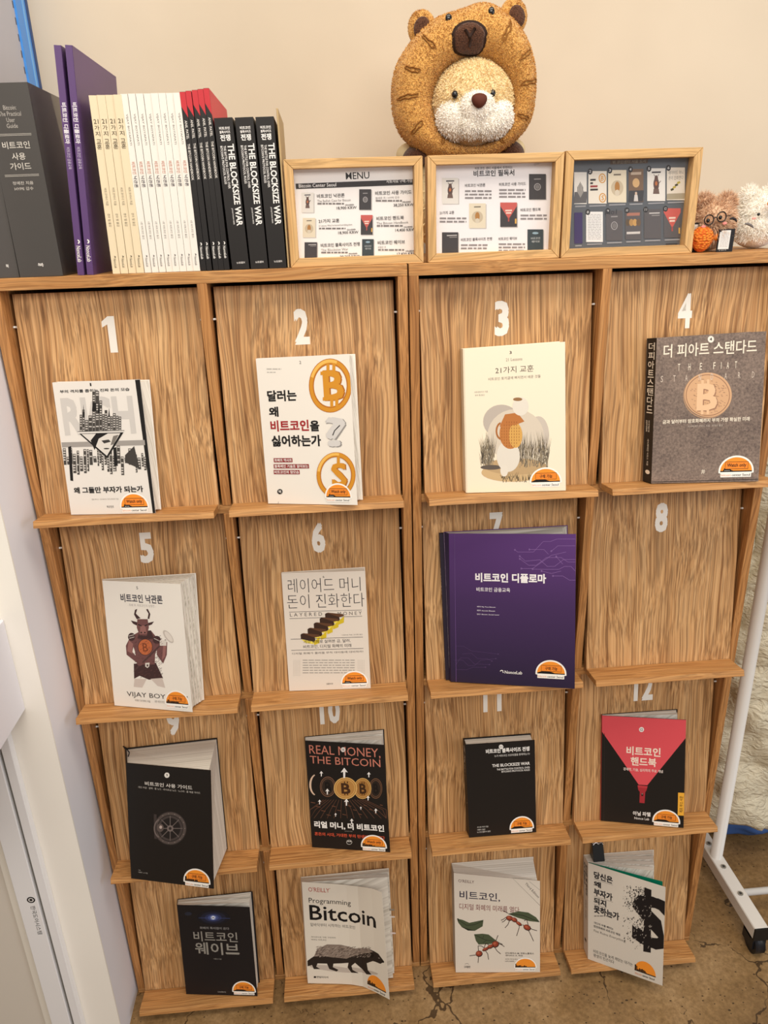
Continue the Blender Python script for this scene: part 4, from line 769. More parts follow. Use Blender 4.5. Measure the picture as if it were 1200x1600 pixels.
put_book(6, 'pale beige paperback with stacked gold bars, under the number six', paper((228, 216, 202)), OFFW, a6, (672, 1105, 848, 1215, 'watch'))
put_book(7, 'large purple paperback with fine circuit lines, its cover swung open over the ledge', printed_fade('purple_printed_cover', (94, 56, 122), (38, 29, 55), 0.31), paper((46, 34, 62)), a7, (833, 998, 1022, 1118, 'buy'), pages=PAGES_DARK)
put_book(9, 'very thick black hardback with a grey vault wheel, under the number nine', BLK, BLK, a9, (630, 1105, 795, 1220, 'buycity'), thick=0.0022, pages=PAGES, leaves=1, hard=True)
put_book(10, 'black paperback with a row of bronze coins and white arrows', BLK, BLK, a10, (730, 1082, 908, 1195, 'watchcity'), leaves=2)
put_book(11, 'small plain black hardback with white title at upper right, under the number eleven', BLK, BLK, a11, (668, 962, 832, 1072, 'buy'), thick=0.002, hard=True)
put_book(12, 'black paperback with a red torch beam spreading to the top', BLK, paper((190, 60, 68)), a12, (545, 815, 702, 912, 'buy'), leaves=2)
put_book(13, 'dark paperback with a blue star and silver lettering, bottom left door', paper((25, 24, 28), 0.4), BLK, a13, (783, 738, 940, 832, 'buy'), leaves=2)
put_book(14, 'cream paperback with a badger drawing, its lower corner curling forward', paper((230, 221, 206)), OFFW, a14, (705, 935, 850, 1062, 'plain'), leaves=2)
put_book(15, 'cream paperback with two red ants carrying green leaves', paper((224, 214, 200)), PAGES_DARK, a15, (735, 890, 905, 990, 'plaincity'))
put_book(16, 'white paperback with a crumbling black dollar sign, swung open past the ledge', paper((218, 210, 198)), paper((206, 198, 186)), a16, (462, 705, 590, 806, 'plain'), leaves=4)

# small things that belong to single display books
r7 = SHEETS[7][0]
# the second large copy standing behind the purple one
def door_frame(n):
    i, j = (n-1)//4, (n-1) % 4; x0 = -GAP/2-CABW if j < 2 else GAP/2; xm = x0+CABW/2
    xl = (x0+THK if j % 2 == 0 else xm+THK/2)+CLR; zb = TOPZ-(i+1)*PITCH+THK+DZ_B
    up = Vector((0, DY_T-DY_B, TOPZ-i*PITCH-DZ_T-zb)).normalized(); return Vector((xl, DY_B, zb)), up, Vector((0, -up.z, up.y))
o7, u7, n7 = door_frame(7); X = Vector((1, 0, 0))
def pt(o, u, n, a, b, c): return o+X*a+u*b+n*c
r = root('display_book', tuple(pt(o7, u7, n7, 0.038, 0.002, 0.001)), 'large dark-spined paperback standing behind the purple one on its ledge', 'book', 'books displayed on the doors')
b = MB(); cm = paper((40, 32, 48)); Hh = 0.3005; x0, x1 = 0.0365, 0.262; s0 = -0.003
def seven(a0, a1, b0, b1, c0, c1, mt, sk=0.006): b.hexa([pt(o7, u7, n7, a0+sk*0, b0, c0), pt(o7, u7, n7, a1, b0, c0), pt(o7, u7, n7, a1-sk, b1, c0), pt(o7, u7, n7, a0-sk, b1, c0)], [pt(o7, u7, n7, a0, b0, c1), pt(o7, u7, n7, a1, b0, c1), pt(o7, u7, n7, a1-sk, b1, c1), pt(o7, u7, n7, a0-sk, b1, c1)], mt)
seven(x0, x1, 0.002, Hh, 0.0012, 0.002, cm); seven(x0, x1, 0.002, Hh, 0.0092, 0.010, cm); seven(x0, x0+0.0008, 0.002, Hh, 0.002, 0.0092, cm)
sh = Sheet([((0, 0), (0, 1), pt(o7, u7, n7, x0-0.006, Hh, 0.0012), pt(o7, u7, n7, x0, 0.002, 0.0012)), ((1, 0), (1, 1), pt(o7, u7, n7, x0-0.006, Hh, 0.010), pt(o7, u7, n7, x0, 0.002, 0.010))], (-1, 0, 0), b)
sh.tf('비트코인 디플로마', 0.2, 0.23, 0.8, 0.41, WH, 0.03, 1); sh.tf('비트코인 금융교육', 0.3, 0.43, 0.75, 0.53, (206, 200, 208), 0.0, 1); sh.tf('NonceLab', 0.25, 0.85, 0.8, 0.94, WH, 0.02, 1)
b.build('cover', r)
b = MB(); seven(x0+0.0012, x1-0.002, 0.004, Hh-0.002, 0.0022, 0.009, PAGES_DARK); b.build('pages', r)
# ribbon and headband of the thick hardback
c9 = COVERS[9]; a, e = Vector(c9['back'][0]), Vector(c9['cols'][0][2]); b = MB()
b.tube([a+(e-a)*0.15+Vector((0.002, 0, 0)), a+(e-a)*0.1+Vector((-0.003, 0, 0.008)), a+(e-a)*0.3+Vector((0.003, 0, 0.011)), a+(e-a)*0.45+Vector((0.008, 0, 0.004)), a+(e-a)*0.5+Vector((0.004, 0, -0.004))], 0.0011, mat((24, 22, 22), 0.6), 8); b.build('ribbon', SHEETS[9][0])
# index tabs sticking out of the badger book
c14 = COVERS[14]; tr, br = Vector(c14['back'][1]), Vector(c14['back'][2]); ft, fb = Vector(c14['front'][1]), Vector(c14['front'][2])
for q, cc, k in ((0.36, (150, 142, 130), 0.5), (0.42, (232, 226, 220), 0.6), (0.58, (236, 222, 220), 0.6)):
    b = MB(); p = tr.lerp(br, q).lerp(ft.lerp(fb, q), k); b.hexa([p+Vector((-0.004, 0, 0)), p+Vector((0.0075, -0.002, 0.001)), p+Vector((0.0075, -0.003, 0.006)), p+Vector((-0.004, 0, 0.005))], [p+Vector((-0.004, 0.0004, 0)), p+Vector((0.0075, -0.0016, 0.001)), p+Vector((0.0075, -0.0026, 0.006)), p+Vector((-0.004, 0.0004, 0.005))], mat(cc, 0.6)); b.build('index_tab', SHEETS[14][0])
# green endpaper inside the dollar-sign book
c16 = COVERS[16]; A, Bq = c16['cols']; f = c16['front']; b = MB()
tl, bl = Vector(A[2]), Vector(A[3]); tr, br = Vector(Bq[2]), Vector(Bq[3]); k = 0.93; pin = Vector((0.0, 0.012, -0.001))
q = [bl+Vector((0.002, 0.0016, 0.002)), br+pin*1.0+Vector((-0.002, 0, 0.003)), tr+pin+Vector((-0.0015, 0, 0.0045)), tl+Vector((0.002, 0.0016, -0.0005))]
b.hexa(q, [p+Vector((0, 0.0005, 0)) for p in q], mat((0, 112, 84), 0.5)); b.build('endpaper', SHEETS[16][0])
# black binder clip with folded wire handles standing on the top edge of that book
o16, u16, n16 = door_frame(16); r = root('binder_clip', tuple(pt(o16, u16, n16, 0.069, 0.262, 0.012)), 'black binder clip with shiny wire ends gripping the top of the dollar-sign book', 'clip')
b = MB(); bk = mat((16, 15, 15), 0.3, 'black_enamel', 0.5)
b.hexa([pt(o16, u16, n16, 0.056, 0.2625, 0.030), pt(o16, u16, n16, 0.082, 0.2625, 0.030), pt(o16, u16, n16, 0.082, 0.2985, 0.0155), pt(o16, u16, n16, 0.056, 0.2985, 0.0155)], [pt(o16, u16, n16, 0.056, 0.2625, 0.004), pt(o16, u16, n16, 0.082, 0.2625, 0.004), pt(o16, u16, n16, 0.082, 0.2985, 0.0125), pt(o16, u16, n16, 0.056, 0.2985, 0.0125)], bk); b.build('clip_body', r, 0.0008)
st = mat((205, 205, 210), 0.2, 'bright_steel', 0.5, 1.0)
for sg in (0, 1):
    b = MB(); c = 0.0145+0.004*sg
    b.tube([pt(o16, u16, n16, 0.058, 0.300, c), pt(o16, u16, n16, 0.063, 0.305+0.002*sg, c+0.002), pt(o16, u16, n16, 0.069, 0.301, c+0.001), pt(o16, u16, n16, 0.075, 0.305+0.002*sg, c+0.002), pt(o16, u16, n16, 0.080, 0.300, c)], 0.0013, st, 8); b.build('wire_handle', r)

# ------------------------------------------------------------------ the books standing on the cabinet tops
ZT = TOPZ+TOPT+0.0003
def upright(kind, w, H, depth, cover, spine, art, edge=PAGES_X, gloss=False):
    """one book of a kind, standing at its own origin: x across the spine, y back from it"""
    r = bpy.data.objects.new(kind, None); COL.objects.link(r); r['_base'] = [0, 0, 0]; r.empty_display_size = 0.05
    b = MB(); t = 0.0009
    b.box(-w/2, -w/2+t, 0.0006, depth, 0, H, cover); b.box(w/2-t, w/2, 0.0006, depth, 0, H, cover); b.box(-w/2, w/2, 0, 0.0009, 0, H, spine)
    sh = Sheet([((0, 0), (0, 1), (-w/2, 0, H), (-w/2, 0, 0)), ((1, 0), (1, 1), (w/2, 0, H), (w/2, 0, 0))], (0, -1, 0), b)
    art(sh, b); b.build('cover', r)
    b = MB(); b.box(-w/2+t+0.0001, w/2-t-0.0001, 0.0012, depth-0.003, 0.0015, H-0.0025, edge); b.build('pages', r)
    return r
def stand(r, x, dx, H, y, label, cat='book', group=None, tz=0.0, first=False):
    o = r
    if not first:
        o = r.copy(); COL.objects.link(o)
        for ch in list(r.children):
            c = ch.copy(); COL.objects.link(c); c.parent = o
    a = math.atan2(dx, H); o.location = (x, y, ZT+0.0002); o.rotation_euler = (0, a, tz)
    o['label'] = label; o['category'] = cat
    if group: o['group'] = group
    return o
def logo(sh, u0, t0, u1, t1, c):
    n = 12; st = []
    for i in range(n+1):
        a = math.pi*i/n; um = (u0+u1)/2; ru = (u1-u0)/2; rt = (t1-t0)/2
        st += [(um+ru*math.sin(a), t0+rt*(1-math.cos(a))), (um-ru*0.1+ru*0.45*math.sin(a), t0+rt*(1-0.5*math.cos(a)))]
    sh.put(st, [(2*i, 2*i+1, 2*i+3, 2*i+2) for i in range(n)], c)
# thick grey shrink-wrapped
def g_art(sh, b):
    c = (206, 200, 190)
    for t, (u0, u1) in zip((0.108, 0.138, 0.168, 0.197), ((0.38, 0.66), (0.26, 0.74), (0.40, 0.58), (0.38, 0.62))):
        sh.tf(['Bitcoin:', 'The Practical', 'User', 'Guide'][(0.108, 0.138, 0.168, 0.197).index(t)], u0, t, u1, t+0.022, (180, 174, 166))
    for t in (0.247, 0.254, 0.452, 0.459): sh.rf(0.12, t, 0.88, t+0.0022, (190, 184, 174))
    sh.tf('비트코인', 0.2, 0.285, 0.80, 0.322, c, 0.01); sh.tf('사용', 0.36, 0.342, 0.66, 0.378, c, 0.01); sh.tf('가이드', 0.28, 0.392, 0.74, 0.428, c, 0.01)
    sh.tf('정예찬 지음', 0.26, 0.487, 0.72, 0.505, (190, 184, 176), 0.01); sh.tf('HYPE 감수', 0.28, 0.516, 0.70, 0.534, (190, 184, 176), 0.01); sh.tf('북', 0.46, 0.925, 0.60, 0.945, (220, 216, 210), 0.03)
GREYC = mat((70, 66, 62), 0.32, 'shrink_wrapped_grey', 0.5, 0.0, 0.6)
g = upright('wrapped_thick_book', 0.066, 0.268, 0.152, GREYC, GREYC, g_art)
stand(g, -0.5795, -0.002, 0.268, 0.010, 'thick grey shrink-wrapped book beside the purple spines, its whole spine in view', first=True, group='wrapped thick books')
stand(g, -0.6295+0.0, 0.0, 0.268, 0.010, 'thick grey shrink-wrapped book cut off by the left edge of the photo', group='wrapped thick books').scale = (0.48, 1, 1)
# purple
def p_art(sh, b):
    sh.tf('비트코인 디플로마', 0.18, 0.232, 0.86, 0.405, (240, 236, 240), 0.03, 1); sh.tf('비트코인 금융교육', 0.26, 0.42, 0.76, 0.515, (206, 196, 214), 0.0, 1); logo(sh, 0.22, 0.832, 0.82, 0.852, WH); sh.tf('NonceLab', 0.2, 0.862, 0.82, 0.938, WH, 0.02, 1)
    sh.rf(0.96, 0, 1, 1, (74, 46, 92))
PURP = mat((92, 64, 114), 0.38, 'purple_card', 0.4)
pb = upright('tall_purple_book', 0.0102, 0.3145, 0.245, PURP, PURP, p_art)
stand(pb, -0.5190, 0.0213, 0.3145, 0.011, 'tall purple book leaning right, left one of the pair', first=True, group='tall purple books')
stand(pb, -0.5045, 0.0225, 0.3145, 0.011, 'tall purple book leaning right, right one of the pair, its broad cover in view', group='tall purple books')
ORD = ['first', 'second', 'third', 'fourth', 'fifth', 'sixth', 'seventh', 'eighth']
def c_art(sh, b):
    c = (92, 82, 64)
    for q, (t0, t1) in zip(('21', '가', '지', '교', '훈'), ((0.125, 0.15), (0.158, 0.184), (0.19, 0.216), (0.232, 0.257), (0.26, 0.286))): sh.tf(q, 0.2, t0, 0.8, t1, c, 0.012)
    sh.tf('비트코이너 지음', 0.34, 0.50, 0.68, 0.60, (120, 110, 92), 0, 1); sh.tf('경우 털 옮김', 0.34, 0.645, 0.68, 0.72, (120, 110, 92), 0, 1); logo(sh, 0.3, 0.893, 0.7, 0.905, c); sh.tf('NonceLab', 0.34, 0.91, 0.68, 0.965, c, 0, 1)
CRM = mat((232, 215, 182), 0.6, 'cream_card')
cb = upright('cream_book', 0.0116, 0.2500, 0.15, CRM, CRM, c_art)
for i, (x, dx, dy) in enumerate(((-0.4643, 0.0046, 0.002), (-0.4517, 0.0040, 0.001), (-0.4392, 0.0034, 0.0015), (-0.4267, 0.0028, 0.0))):
    stand(cb, x, dx, 0.25, 0.011+dy, 'cream thin paperback, %s from the left among the four cream spines' % ORD[i], group='cream paperbacks standing in the row', first=(i == 0))
def w_art(sh, b):
    sh.tf('VIJAY BOYAPATI', 0.34, 0.105, 0.68, 0.272, (120, 114, 108), 0, 1); sh.tf('비트코인', 0.24, 0.362, 0.76, 0.43, (190, 120, 96), 0.012, 1); sh.tf('낙관론', 0.24, 0.44, 0.76, 0.505, (70, 64, 74), 0.02, 1); sh.tf('1판 비트코인 옮김', 0.36, 0.70, 0.66, 0.80, (120, 114, 108), 0, 1); logo(sh, 0.3, 0.895, 0.7, 0.907, (80, 76, 74)); sh.tf('NonceLab', 0.34, 0.912, 0.68, 0.965, (90, 86, 84), 0, 1)
WHT = mat((236, 231, 222), 0.6, 'white_card')
wbk = upright('white_book', 0.0104, 0.2508, 0.152, WHT, WHT, w_art)
for i, x in enumerate((-0.4147, -0.4033, -0.3921, -0.3809, -0.3702, -0.3594, -0.3486, -0.3379)):
    stand(wbk, x, 0.0003, 0.2508, 0.011+(0.0 if i % 3 else 0.0012), 'white thin paperback, %s from the left among the eight white spines' % ORD[i], group='white paperbacks standing in the row', first=(i == 0))
def r_art(sh, b):
    RD = (196, 52, 60); xq = 0.0082/2+0.00008
    for q in ([(0.0, 0.868), (0.0, 1.0), (0.2245, 1.0), (0.2245, 0.868), (0.112, 0.32)],): b.add([(xq, y, 0.253*z) for y, z in q], [(0, 1, 2, 3, 4)], REDC)
    b.add([(-0.0041, 0.0009, 0.25308), (0.0041, 0.0009, 0.25308), (0.0041, 0.0001, 0.25308), (-0.0041, 0.0001, 0.25308)], [(0, 1, 2, 3)], REDC)
    sh.put([(0, 0), (1, 0), (1, 0.135), (0, 0.075)], [(0, 1, 2, 3)], RD); c = (226, 220, 212)
    sh.tf('ANIL PATEL', 0.28, 0.15, 0.72, 0.25, c, 0.012, 1); sh.tf('THE BITCOIN HANDBOOK', 0.28, 0.275, 0.72, 0.475, c, 0.012, 1); logo(sh, 0.2, 0.832, 0.76, 0.850, WH); sh.tf('NonceLab', 0.26, 0.858, 0.74, 0.93, WH, 0.012, 1)
REDC = mat((206, 62, 70), 0.5, 'red_card')
rb = upright('red_topped_book', 0.0082, 0.2530, 0.225, BLK, BLK, r_art)
for i, (x, dx) in enumerate(((-0.3270, -0.0020), (-0.3180, -0.0024), (-0.3075, -0.0036), (-0.2989, -0.0037), (-0.2902, -0.0038))):
    stand(rb, x, dx, 0.253, 0.0105, 'black-spined paperback with red top, %s from the left of the five' % ORD[i], group='red-topped paperbacks in the row', first=(i == 0)).scale = (1, 1, 0.995+0.004*i)
def k_art(sh, b):
    c = (236, 232, 228)
    sh.tf('비트코인', 0.22, 0.055, 0.80, 0.075, c, 0.03); sh.tf('블록사이즈', 0.22, 0.08, 0.80, 0.098, c, 0.03); sh.tf('전쟁', 0.22, 0.104, 0.78, 0.145, c, 0.04)
    sh.tf('THE BLOCKSIZE WAR', 0.56, 0.165, 0.92, 0.70, c, 0.04, 1); sh.tf('THE BATTLE FOR CONTROL OVER', 0.34, 0.175, 0.47, 0.45, c, 0.02, 1); sh.tf("BITCOIN'S PROTOCOL RULES", 0.16, 0.175, 0.29, 0.42, c, 0.02, 1); sh.tf('JONATHAN BIER', 0.36, 0.58, 0.46, 0.69, c, 0.0, 1); sh.tf('뉴스핌 출판사', 0.30, 0.945, 0.78, 0.96, c, 0.012)
kb = upright('black_book', 0.0272, 0.2166, 0.16, BLK, mat((33, 30, 29), 0.5), k_art)
for i, (x, dx) in enumerate(((-0.2682, -0.0052), (-0.2384, -0.0040), (-0.2089, -0.0028))):
    stand(kb, x, dx, 0.2166, 0.0105, 'thick black book with white block lettering, %s of three beside the menu frame' % ('left one', 'middle one', 'right one')[i], group='thick black books in the row', first=(i == 0))
b = MB(); b.box(-0.1935, -0.1908, 0.012, 0.19, ZT, ZT+0.228, mat((186, 160, 116), 0.55, 'thin_tan_board')); tag(b.build('thin_board', None, 0.0005), 'thin tan board standing between the black books and the menu frame', 'board')

# ------------------------------------------------------------------ three picture frames
def glass_mat():
    k = NT('clear_pane'); t = k.t; t.nodes.remove(k.b); out = [n for n in t.nodes if n.type == 'OUTPUT_MATERIAL'][0]
    tr = k.n('ShaderNodeBsdfTransparent'); gl = k.n('ShaderNodeBsdfGlossy'); gl.inputs['Roughness'].default_value = 0.0
    mx = k.n('ShaderNodeMixShader'); mx.inputs[0].default_value = 0.035; k.l(tr.outputs[0], mx.inputs[1]); k.l(gl.outputs[0], mx.inputs[2]); k.l(mx.outputs[0], out.inputs['Surface'])
    return k.m
PANE = glass_mat()
def mini(s, kind, x0, y0, x1, y1, soft=0):
    w, h = x1-x0, y1-y0; D = (92, 88, 90) if soft else (62, 58, 60)
    def X(a): return x0+w*a
    def Y(a): return y0+h*a
    if not soft: s.R(x0+3, y0+4, x1+4, y1+3, (196, 190, 186))
    bg = {'bull': (228, 223, 216), 'rab': (226, 214, 190), 'gold': (224, 214, 200), 'page': (232, 230, 228), 'city': (222, 218, 212), 'coin': (228, 220, 208), 'brown': (120, 96, 78), 'purple': (64, 52, 98)}.get(kind, D)
    s.R(x0, y0, x1, y1, bg)
    if kind == 'bull':
        s.E(X(.5), Y(.48), w*.16, h*.2, (96, 72, 66), 14); s.E(X(.5), Y(.3), w*.1, h*.09, (96, 72, 66), 12); s.E(X(.5), Y(.46), w*.07, h*.07, (186, 110, 66), 10); s.L([(X(.35), Y(.66)), (X(.75), Y(.38))], 3, (90, 70, 64)); s.P([(X(.36), Y(.62)), (X(.64), Y(.62)), (X(.68), Y(.78)), (X(.32), Y(.78))], (110, 88, 80)); s.RB(X(.25), Y(.1), X(.75), Y(.15), (70, 66, 70)); s.L([(X(.42), Y(.24)), (X(.36), Y(.18))], 2.5, (80, 60, 56)); s.L([(X(.58), Y(.24)), (X(.64), Y(.18))], 2.5, (80, 60, 56))
    elif kind == 'rab':
        s.E(X(.5), Y(.55), w*.34, h*.24, (198, 182, 156), 18); s.E(X(.5), Y(.52), w*.14, h*.17, (176, 124, 66), 16); s.E(X(.5), Y(.7), w*.13, h*.1, (212, 200, 180), 14); s.RB(X(.3), Y(.12), X(.7), Y(.17), (120, 110, 96))
    elif kind == 'vault':
        s.ring(X(.5), Y(.5), w*.2, h*.14, 3, 3, (170, 166, 166), 18); s.E(X(.5), Y(.5), w*.13, h*.09, (120, 116, 116), 14); s.RB(X(.3), Y(.18), X(.7), Y(.22), (150, 146, 146))
    elif kind == 'hand':
        s.P([(x0, y0), (x1, y0), (x1, Y(.14)), (X(.55), Y(.62)), (X(.45), Y(.62)), (x0, Y(.14))], (200, 92, 84)); s.R(X(.46), Y(.62), X(.54), Y(.78), (176, 76, 70)); s.RB(X(.3), Y(.3), X(.7), Y(.36), (236, 210, 196)); s.RB(X(.34), Y(.4), X(.66), Y(.46), (236, 210, 196)); s.R(X(.88), Y(.66), X(.97), Y(.86), (226, 176, 84))
    elif kind == 'block':
        s.RB(X(.3), Y(.12), X(.92), Y(.16), (196, 192, 190)); s.RB(X(.45), Y(.2), X(.92), Y(.23), (150, 146, 144))
    elif kind == 'wave':
        s.R(x0, y0, x1, y1, (56, 66, 70)); s.E(X(.5), Y(.16), w*.2, h*.05, (150, 176, 190), 14); s.T('비트코인', X(.22), Y(.34), X(.8), Y(.44), (186, 190, 190), 0.012); s.T('웨이브', X(.26), Y(.48), X(.78), Y(.58), (186, 190, 190), 0.012)
    elif kind == 'city':
        for i in range(7): s.R(X(.25+.07*i), Y(.55-.05*(3-abs(3-i))-.1), X(.3+.07*i), Y(.62), (110, 106, 104))
        s.RB(x0, Y(.62), x1, Y(.98), (96, 94, 96)); s.P([(X(.2), Y(.58)), (X(.8), Y(.58)), (X(.5), Y(.8))], (150, 146, 142))
    elif kind == 'coin':
        s.ring(X(.76), Y(.22), w*.2, h*.15, 5, 5, (206, 150, 70), 18); s.T('B', X(.68), Y(.14), X(.84), Y(.3), (206, 150, 70), 0.03); s.ring(X(.78), Y(.82), w*.2, h*.15, 5, 5, (206, 150, 70), 18); s.T('S', X(.72), Y(.74), X(.86), Y(.9), (206, 150, 70), 0.03)
        for i in range(4): s.RB(X(.1), Y(.24+.1*i), X((.4, .25, .5, .52)[i]), Y(.3+.1*i), ((60, 56, 54), (60, 56, 54), (150, 50, 50), (60, 56, 54))[i])
    elif kind == 'gold':
        for i in range(2): s.T(('레이어드 머니', '돈이 진화한다')[i], X(.1), Y(.1+.16*i), X(.92), Y(.22+.16*i), (86, 82, 82))
        for i in range(4): s.P([(X(.2+.12*i), Y(.66-.07*i)), (X(.36+.12*i), Y(.62-.07*i)), (X(.4+.12*i), Y(.68-.07*i)), (X(.24+.12*i), Y(.72-.07*i))], ((70, 62, 30), (186, 166, 60))[i % 2])
        s.RB(x0, Y(.8), x1, Y(.98), (168, 156, 132))
    elif kind == 'brown':
        s.E(X(.5), Y(.42), w*.24, h*.14, (206, 168, 120), 18); s.RB(X(.15), Y(.1), X(.85), Y(.18), (190, 170, 150)); s.RB(x0, Y(.66), x1, y1, (66, 66, 70)); s.P([(X(.35), Y(.98)), (X(.4), Y(.78)), (X(.6), Y(.78)), (X(.65), Y(.98))], (206, 200, 196)); s.E(X(.5), Y(.74), w*.08, h*.05, (206, 180, 160), 12)
    elif kind == 'page': s.lines(X(.1), Y(.08), X(.9), Y(.94), 16, (170, 168, 170), 3, 0.4)
    elif kind == 'real':
        for i, a in enumerate((.16, .38, .6, .82)): s.E(X(a), Y(.42), w*.14, h*.12, ((96, 80, 62), (176, 136, 84), (196, 152, 92), (110, 88, 66))[i], 16)
        s.RB(X(.1), Y(.1), X(.9), Y(.2), (170, 116, 100)); s.RB(X(.08), Y(.74), X(.92), Y(.82), (206, 200, 196))
def art_menu(s):
    B = (52, 48, 48); G = (124, 118, 116)
    s.T('MENU', 285, 141, 391, 171, (40, 36, 36), 0.011); s.RB(63, 189, 588, 213, (48, 44, 44)); s.T('Bitcoin Center Seoul', 76, 191, 243, 207, (236, 232, 230), 0.015); s.T('사토샤로 구매 가능', 467, 171, 584, 187, (236, 232, 230), 0.015)
    mini(s, 'bull', 88, 228, 142, 316); mini(s, 'rab', 94, 340, 150, 428); mini(s, 'block', 102, 450, 158, 532); mini(s, 'vault', 345, 213, 399, 304); mini(s, 'hand', 352, 327, 405, 416); mini(s, 'wave', 358, 436, 410, 520)
    for x, y, t, x1, sub, pr, old in ((157, 235, '비트코인 낙관론', 280, 'The Bullish Case for Bitcoin', '18,900 KRW', '21,000'), (164, 346, '21가지 교훈', 257, "21 Lessons: What I've learned from falling down", '18,900 KRW', '21,000'), (174, 456, '비트코인 블록사이즈 전쟁', 348, 'The Blocksize War', '29,250 KRW', '32,500'), (417, 222, '비트코인 사용 가이드', 580, '필레문 저 / HYPE 감수', '38,250 KRW', '42,500'), (422, 334, '비트코인 핸드북', 545, 'The Bitcoin Handbook', '14,400 KRW', '16,000'), (428, 444, '비트코인 웨이브', 550, '이충민 저', '17,820 KRW', '19,800')):
        s.T(t, x, y, x1, y+18, B, 0.02); s.T(sub, x+1, y+25, x+min(150, 8*len(sub)*0.9), y+36, G); s.lines(x+2, y+38, x+120, y+48, 1, G, int(x), 0.7)
        xe = 334 if x < 300 else 590; xe += (y-235)*0.07; s.T(pr, xe-90, y+55, xe, y+70, B, 0.012); s.T(old, xe-50, y+43, xe-14, y+52, G); s.RB(xe-52, y+47, xe-12, y+48.5, B)
def art_must(s):
    B = (66, 62, 64); G = (140, 134, 134)
    s.T('비트코인 센터 서울에서 추천하는', 862, 116, 1030, 128, B, 0.012); s.T('비트코인 필독서', 856, 131, 1038, 159, (44, 40, 42), 0.035)
    mini(s, 'bull', 716, 163, 788, 277); mini(s, 'vault', 1104, 146, 1180, 258); mini(s, 'rab', 836, 275, 910, 386); mini(s, 'hand', 975, 271, 1050, 381); mini(s, 'block', 716, 405, 788, 512); mini(s, 'wave', 1097, 392, 1168, 498)
    for x, y, t, x1, n in ((818, 189, '비트코인 낙관론', 908, 3), (970, 184, '비트코인 사용 가이드', 1090, 3), (706, 310, '21가지 교훈', 770, 2), (1066, 297, '비트코인 핸드북', 1156, 2), (800, 432, '비트코인 블록사이즈 전쟁', 938, 2), (968, 428, '비트코인 웨이브', 1050, 3)):
        s.T(t, x, y, x1, y+15, B, 0.012); s.lines(x, y+28, x+118, y+28+15*n, n, G, int(x), 0.5)
    s.TD('Diploma', (1130, 112), (1180, 92), 10, (180, 174, 172))
def art_list(s):
    W = (206, 204, 204)
    s.RB(460, 150, 636, 170, (96, 80, 66)); s.T('뷔 코인센터 서울 도서', 470, 152, 626, 167, (150, 140, 120), 0.012)
    R1 = (('city', 292, 205, 350, 352), ('coin', 358, 200, 443, 350), ('rab', 450, 195, 535, 345), ('brown', 546, 190, 615, 342), ('bull', 633, 187, 718, 338), ('gold', 725, 183, 810, 334)); R2 = (('purple', 292, 392, 330, 540), ('page', 347, 388, 425, 533), ('vault', 440, 383, 517, 526), ('real', 530, 380, 605, 521), ('block', 618, 376, 698, 516), ('hand', 711, 372, 790, 512))
    for i, (k, a, b, c, d) in enumerate(R1+R2):
        mini(s, k, a, b, c, d, 1); s.RB(a+4, d+8, c-4, d+15, (150, 150, 154))
        if i not in (0, 6): s.E(a+8, b+2, 11, 14, (46, 44, 46), 16); s.T(str(i+1), a+3, b-4, a+13, b+8, W, 0.01)
    s.RB(720, 540, 775, 552, (60, 58, 60)); s.T('No1', 437, 378, 490, 402, (60, 62, 68), 0.02); s.T('Danger', 390, 390, 470, 414, (66, 68, 74), 0.02) if False else None
def picture_frame(k, x0, x1, z1, label, paper_c, art):
    z0 = ZT; y0, y1 = 0.0085, 0.040; bw = 0.0135
    r = root('picture_frame', ((x0+x1)/2, (y0+y1)/2, z0), label, 'picture frame', 'framed book lists on the cabinet tops')
    b = MB(); fr = [(x0, z0), (x1, z0), (x1, z1), (x0, z1)]; inn = [(x0+bw, z0+bw), (x1-bw, z0+bw), (x1-bw, z1-bw), (x0+bw, z1-bw)]
    for i in range(4):
        j = (i+1) % 4; q = [fr[i], fr[j], inn[j], inn[i]]; g = 0.00022
        c = Vector((sum(p[0] for p in q)/4, sum(p[1] for p in q)/4)); q = [tuple(Vector(p)+(c-Vector(p)).normalized()*g) for p in q]
        b.hexa([(p[0], y0, p[1]) for p in q], [(p[0], y1, p[1]) for p in q], PINE_H if i % 2 == 0 else PINE_V)
    b.build('moulding', r, 0.0005)
    lay, pts = PRINTS[k]; b = MB(); e = 0.0005
    b.box(x0+bw*0.7+e, x1-bw*0.7-e, 0.0276, 0.0285, z0+bw*0.7, z1-bw*0.7, paper_c)
    s = Sheet([(lay[0], lay[3], pts[0], pts[3]), (lay[1], lay[2], pts[1], pts[2])], (0, -1, 0), b); s.k = 45
    for i, p in enumerate(s.c): s.c[i] = (p[0], p[1], Vector((p[2].x, 0.0276, p[2].z)), Vector((p[3].x, 0.0276, p[3].z)))
    s.k = 0; art(s); b.build('print', r)
    b = MB(); b.box(x0+bw*0.8, x1-bw*0.8, 0.0225, 0.0235, z0+bw*0.8, z1-bw*0.8, PANE); b.build('pane', r)
    b = MB(); b.box(x0+bw*0.6, x1-bw*0.6, 0.030, 0.034, z0+bw*0.6, z1-bw*0.6, mat((120, 96, 70), 0.7)); b.build('backing', r)
picture_frame(1, -0.1880, 0.0265, 1.7530, 'wooden frame holding the price menu, beside the black books', mat((246, 241, 238), 0.5), art_menu)
picture_frame(2, 0.0342, 0.2508, 1.7530, 'wooden frame with a pale reading list, between the two other frames', mat((242, 237, 238), 0.5), art_must)
picture_frame(3, 0.2537, 0.4755, 1.7545, 'wooden frame with a dark grey sheet of small book covers', mat((92, 96, 102), 0.4), art_list)

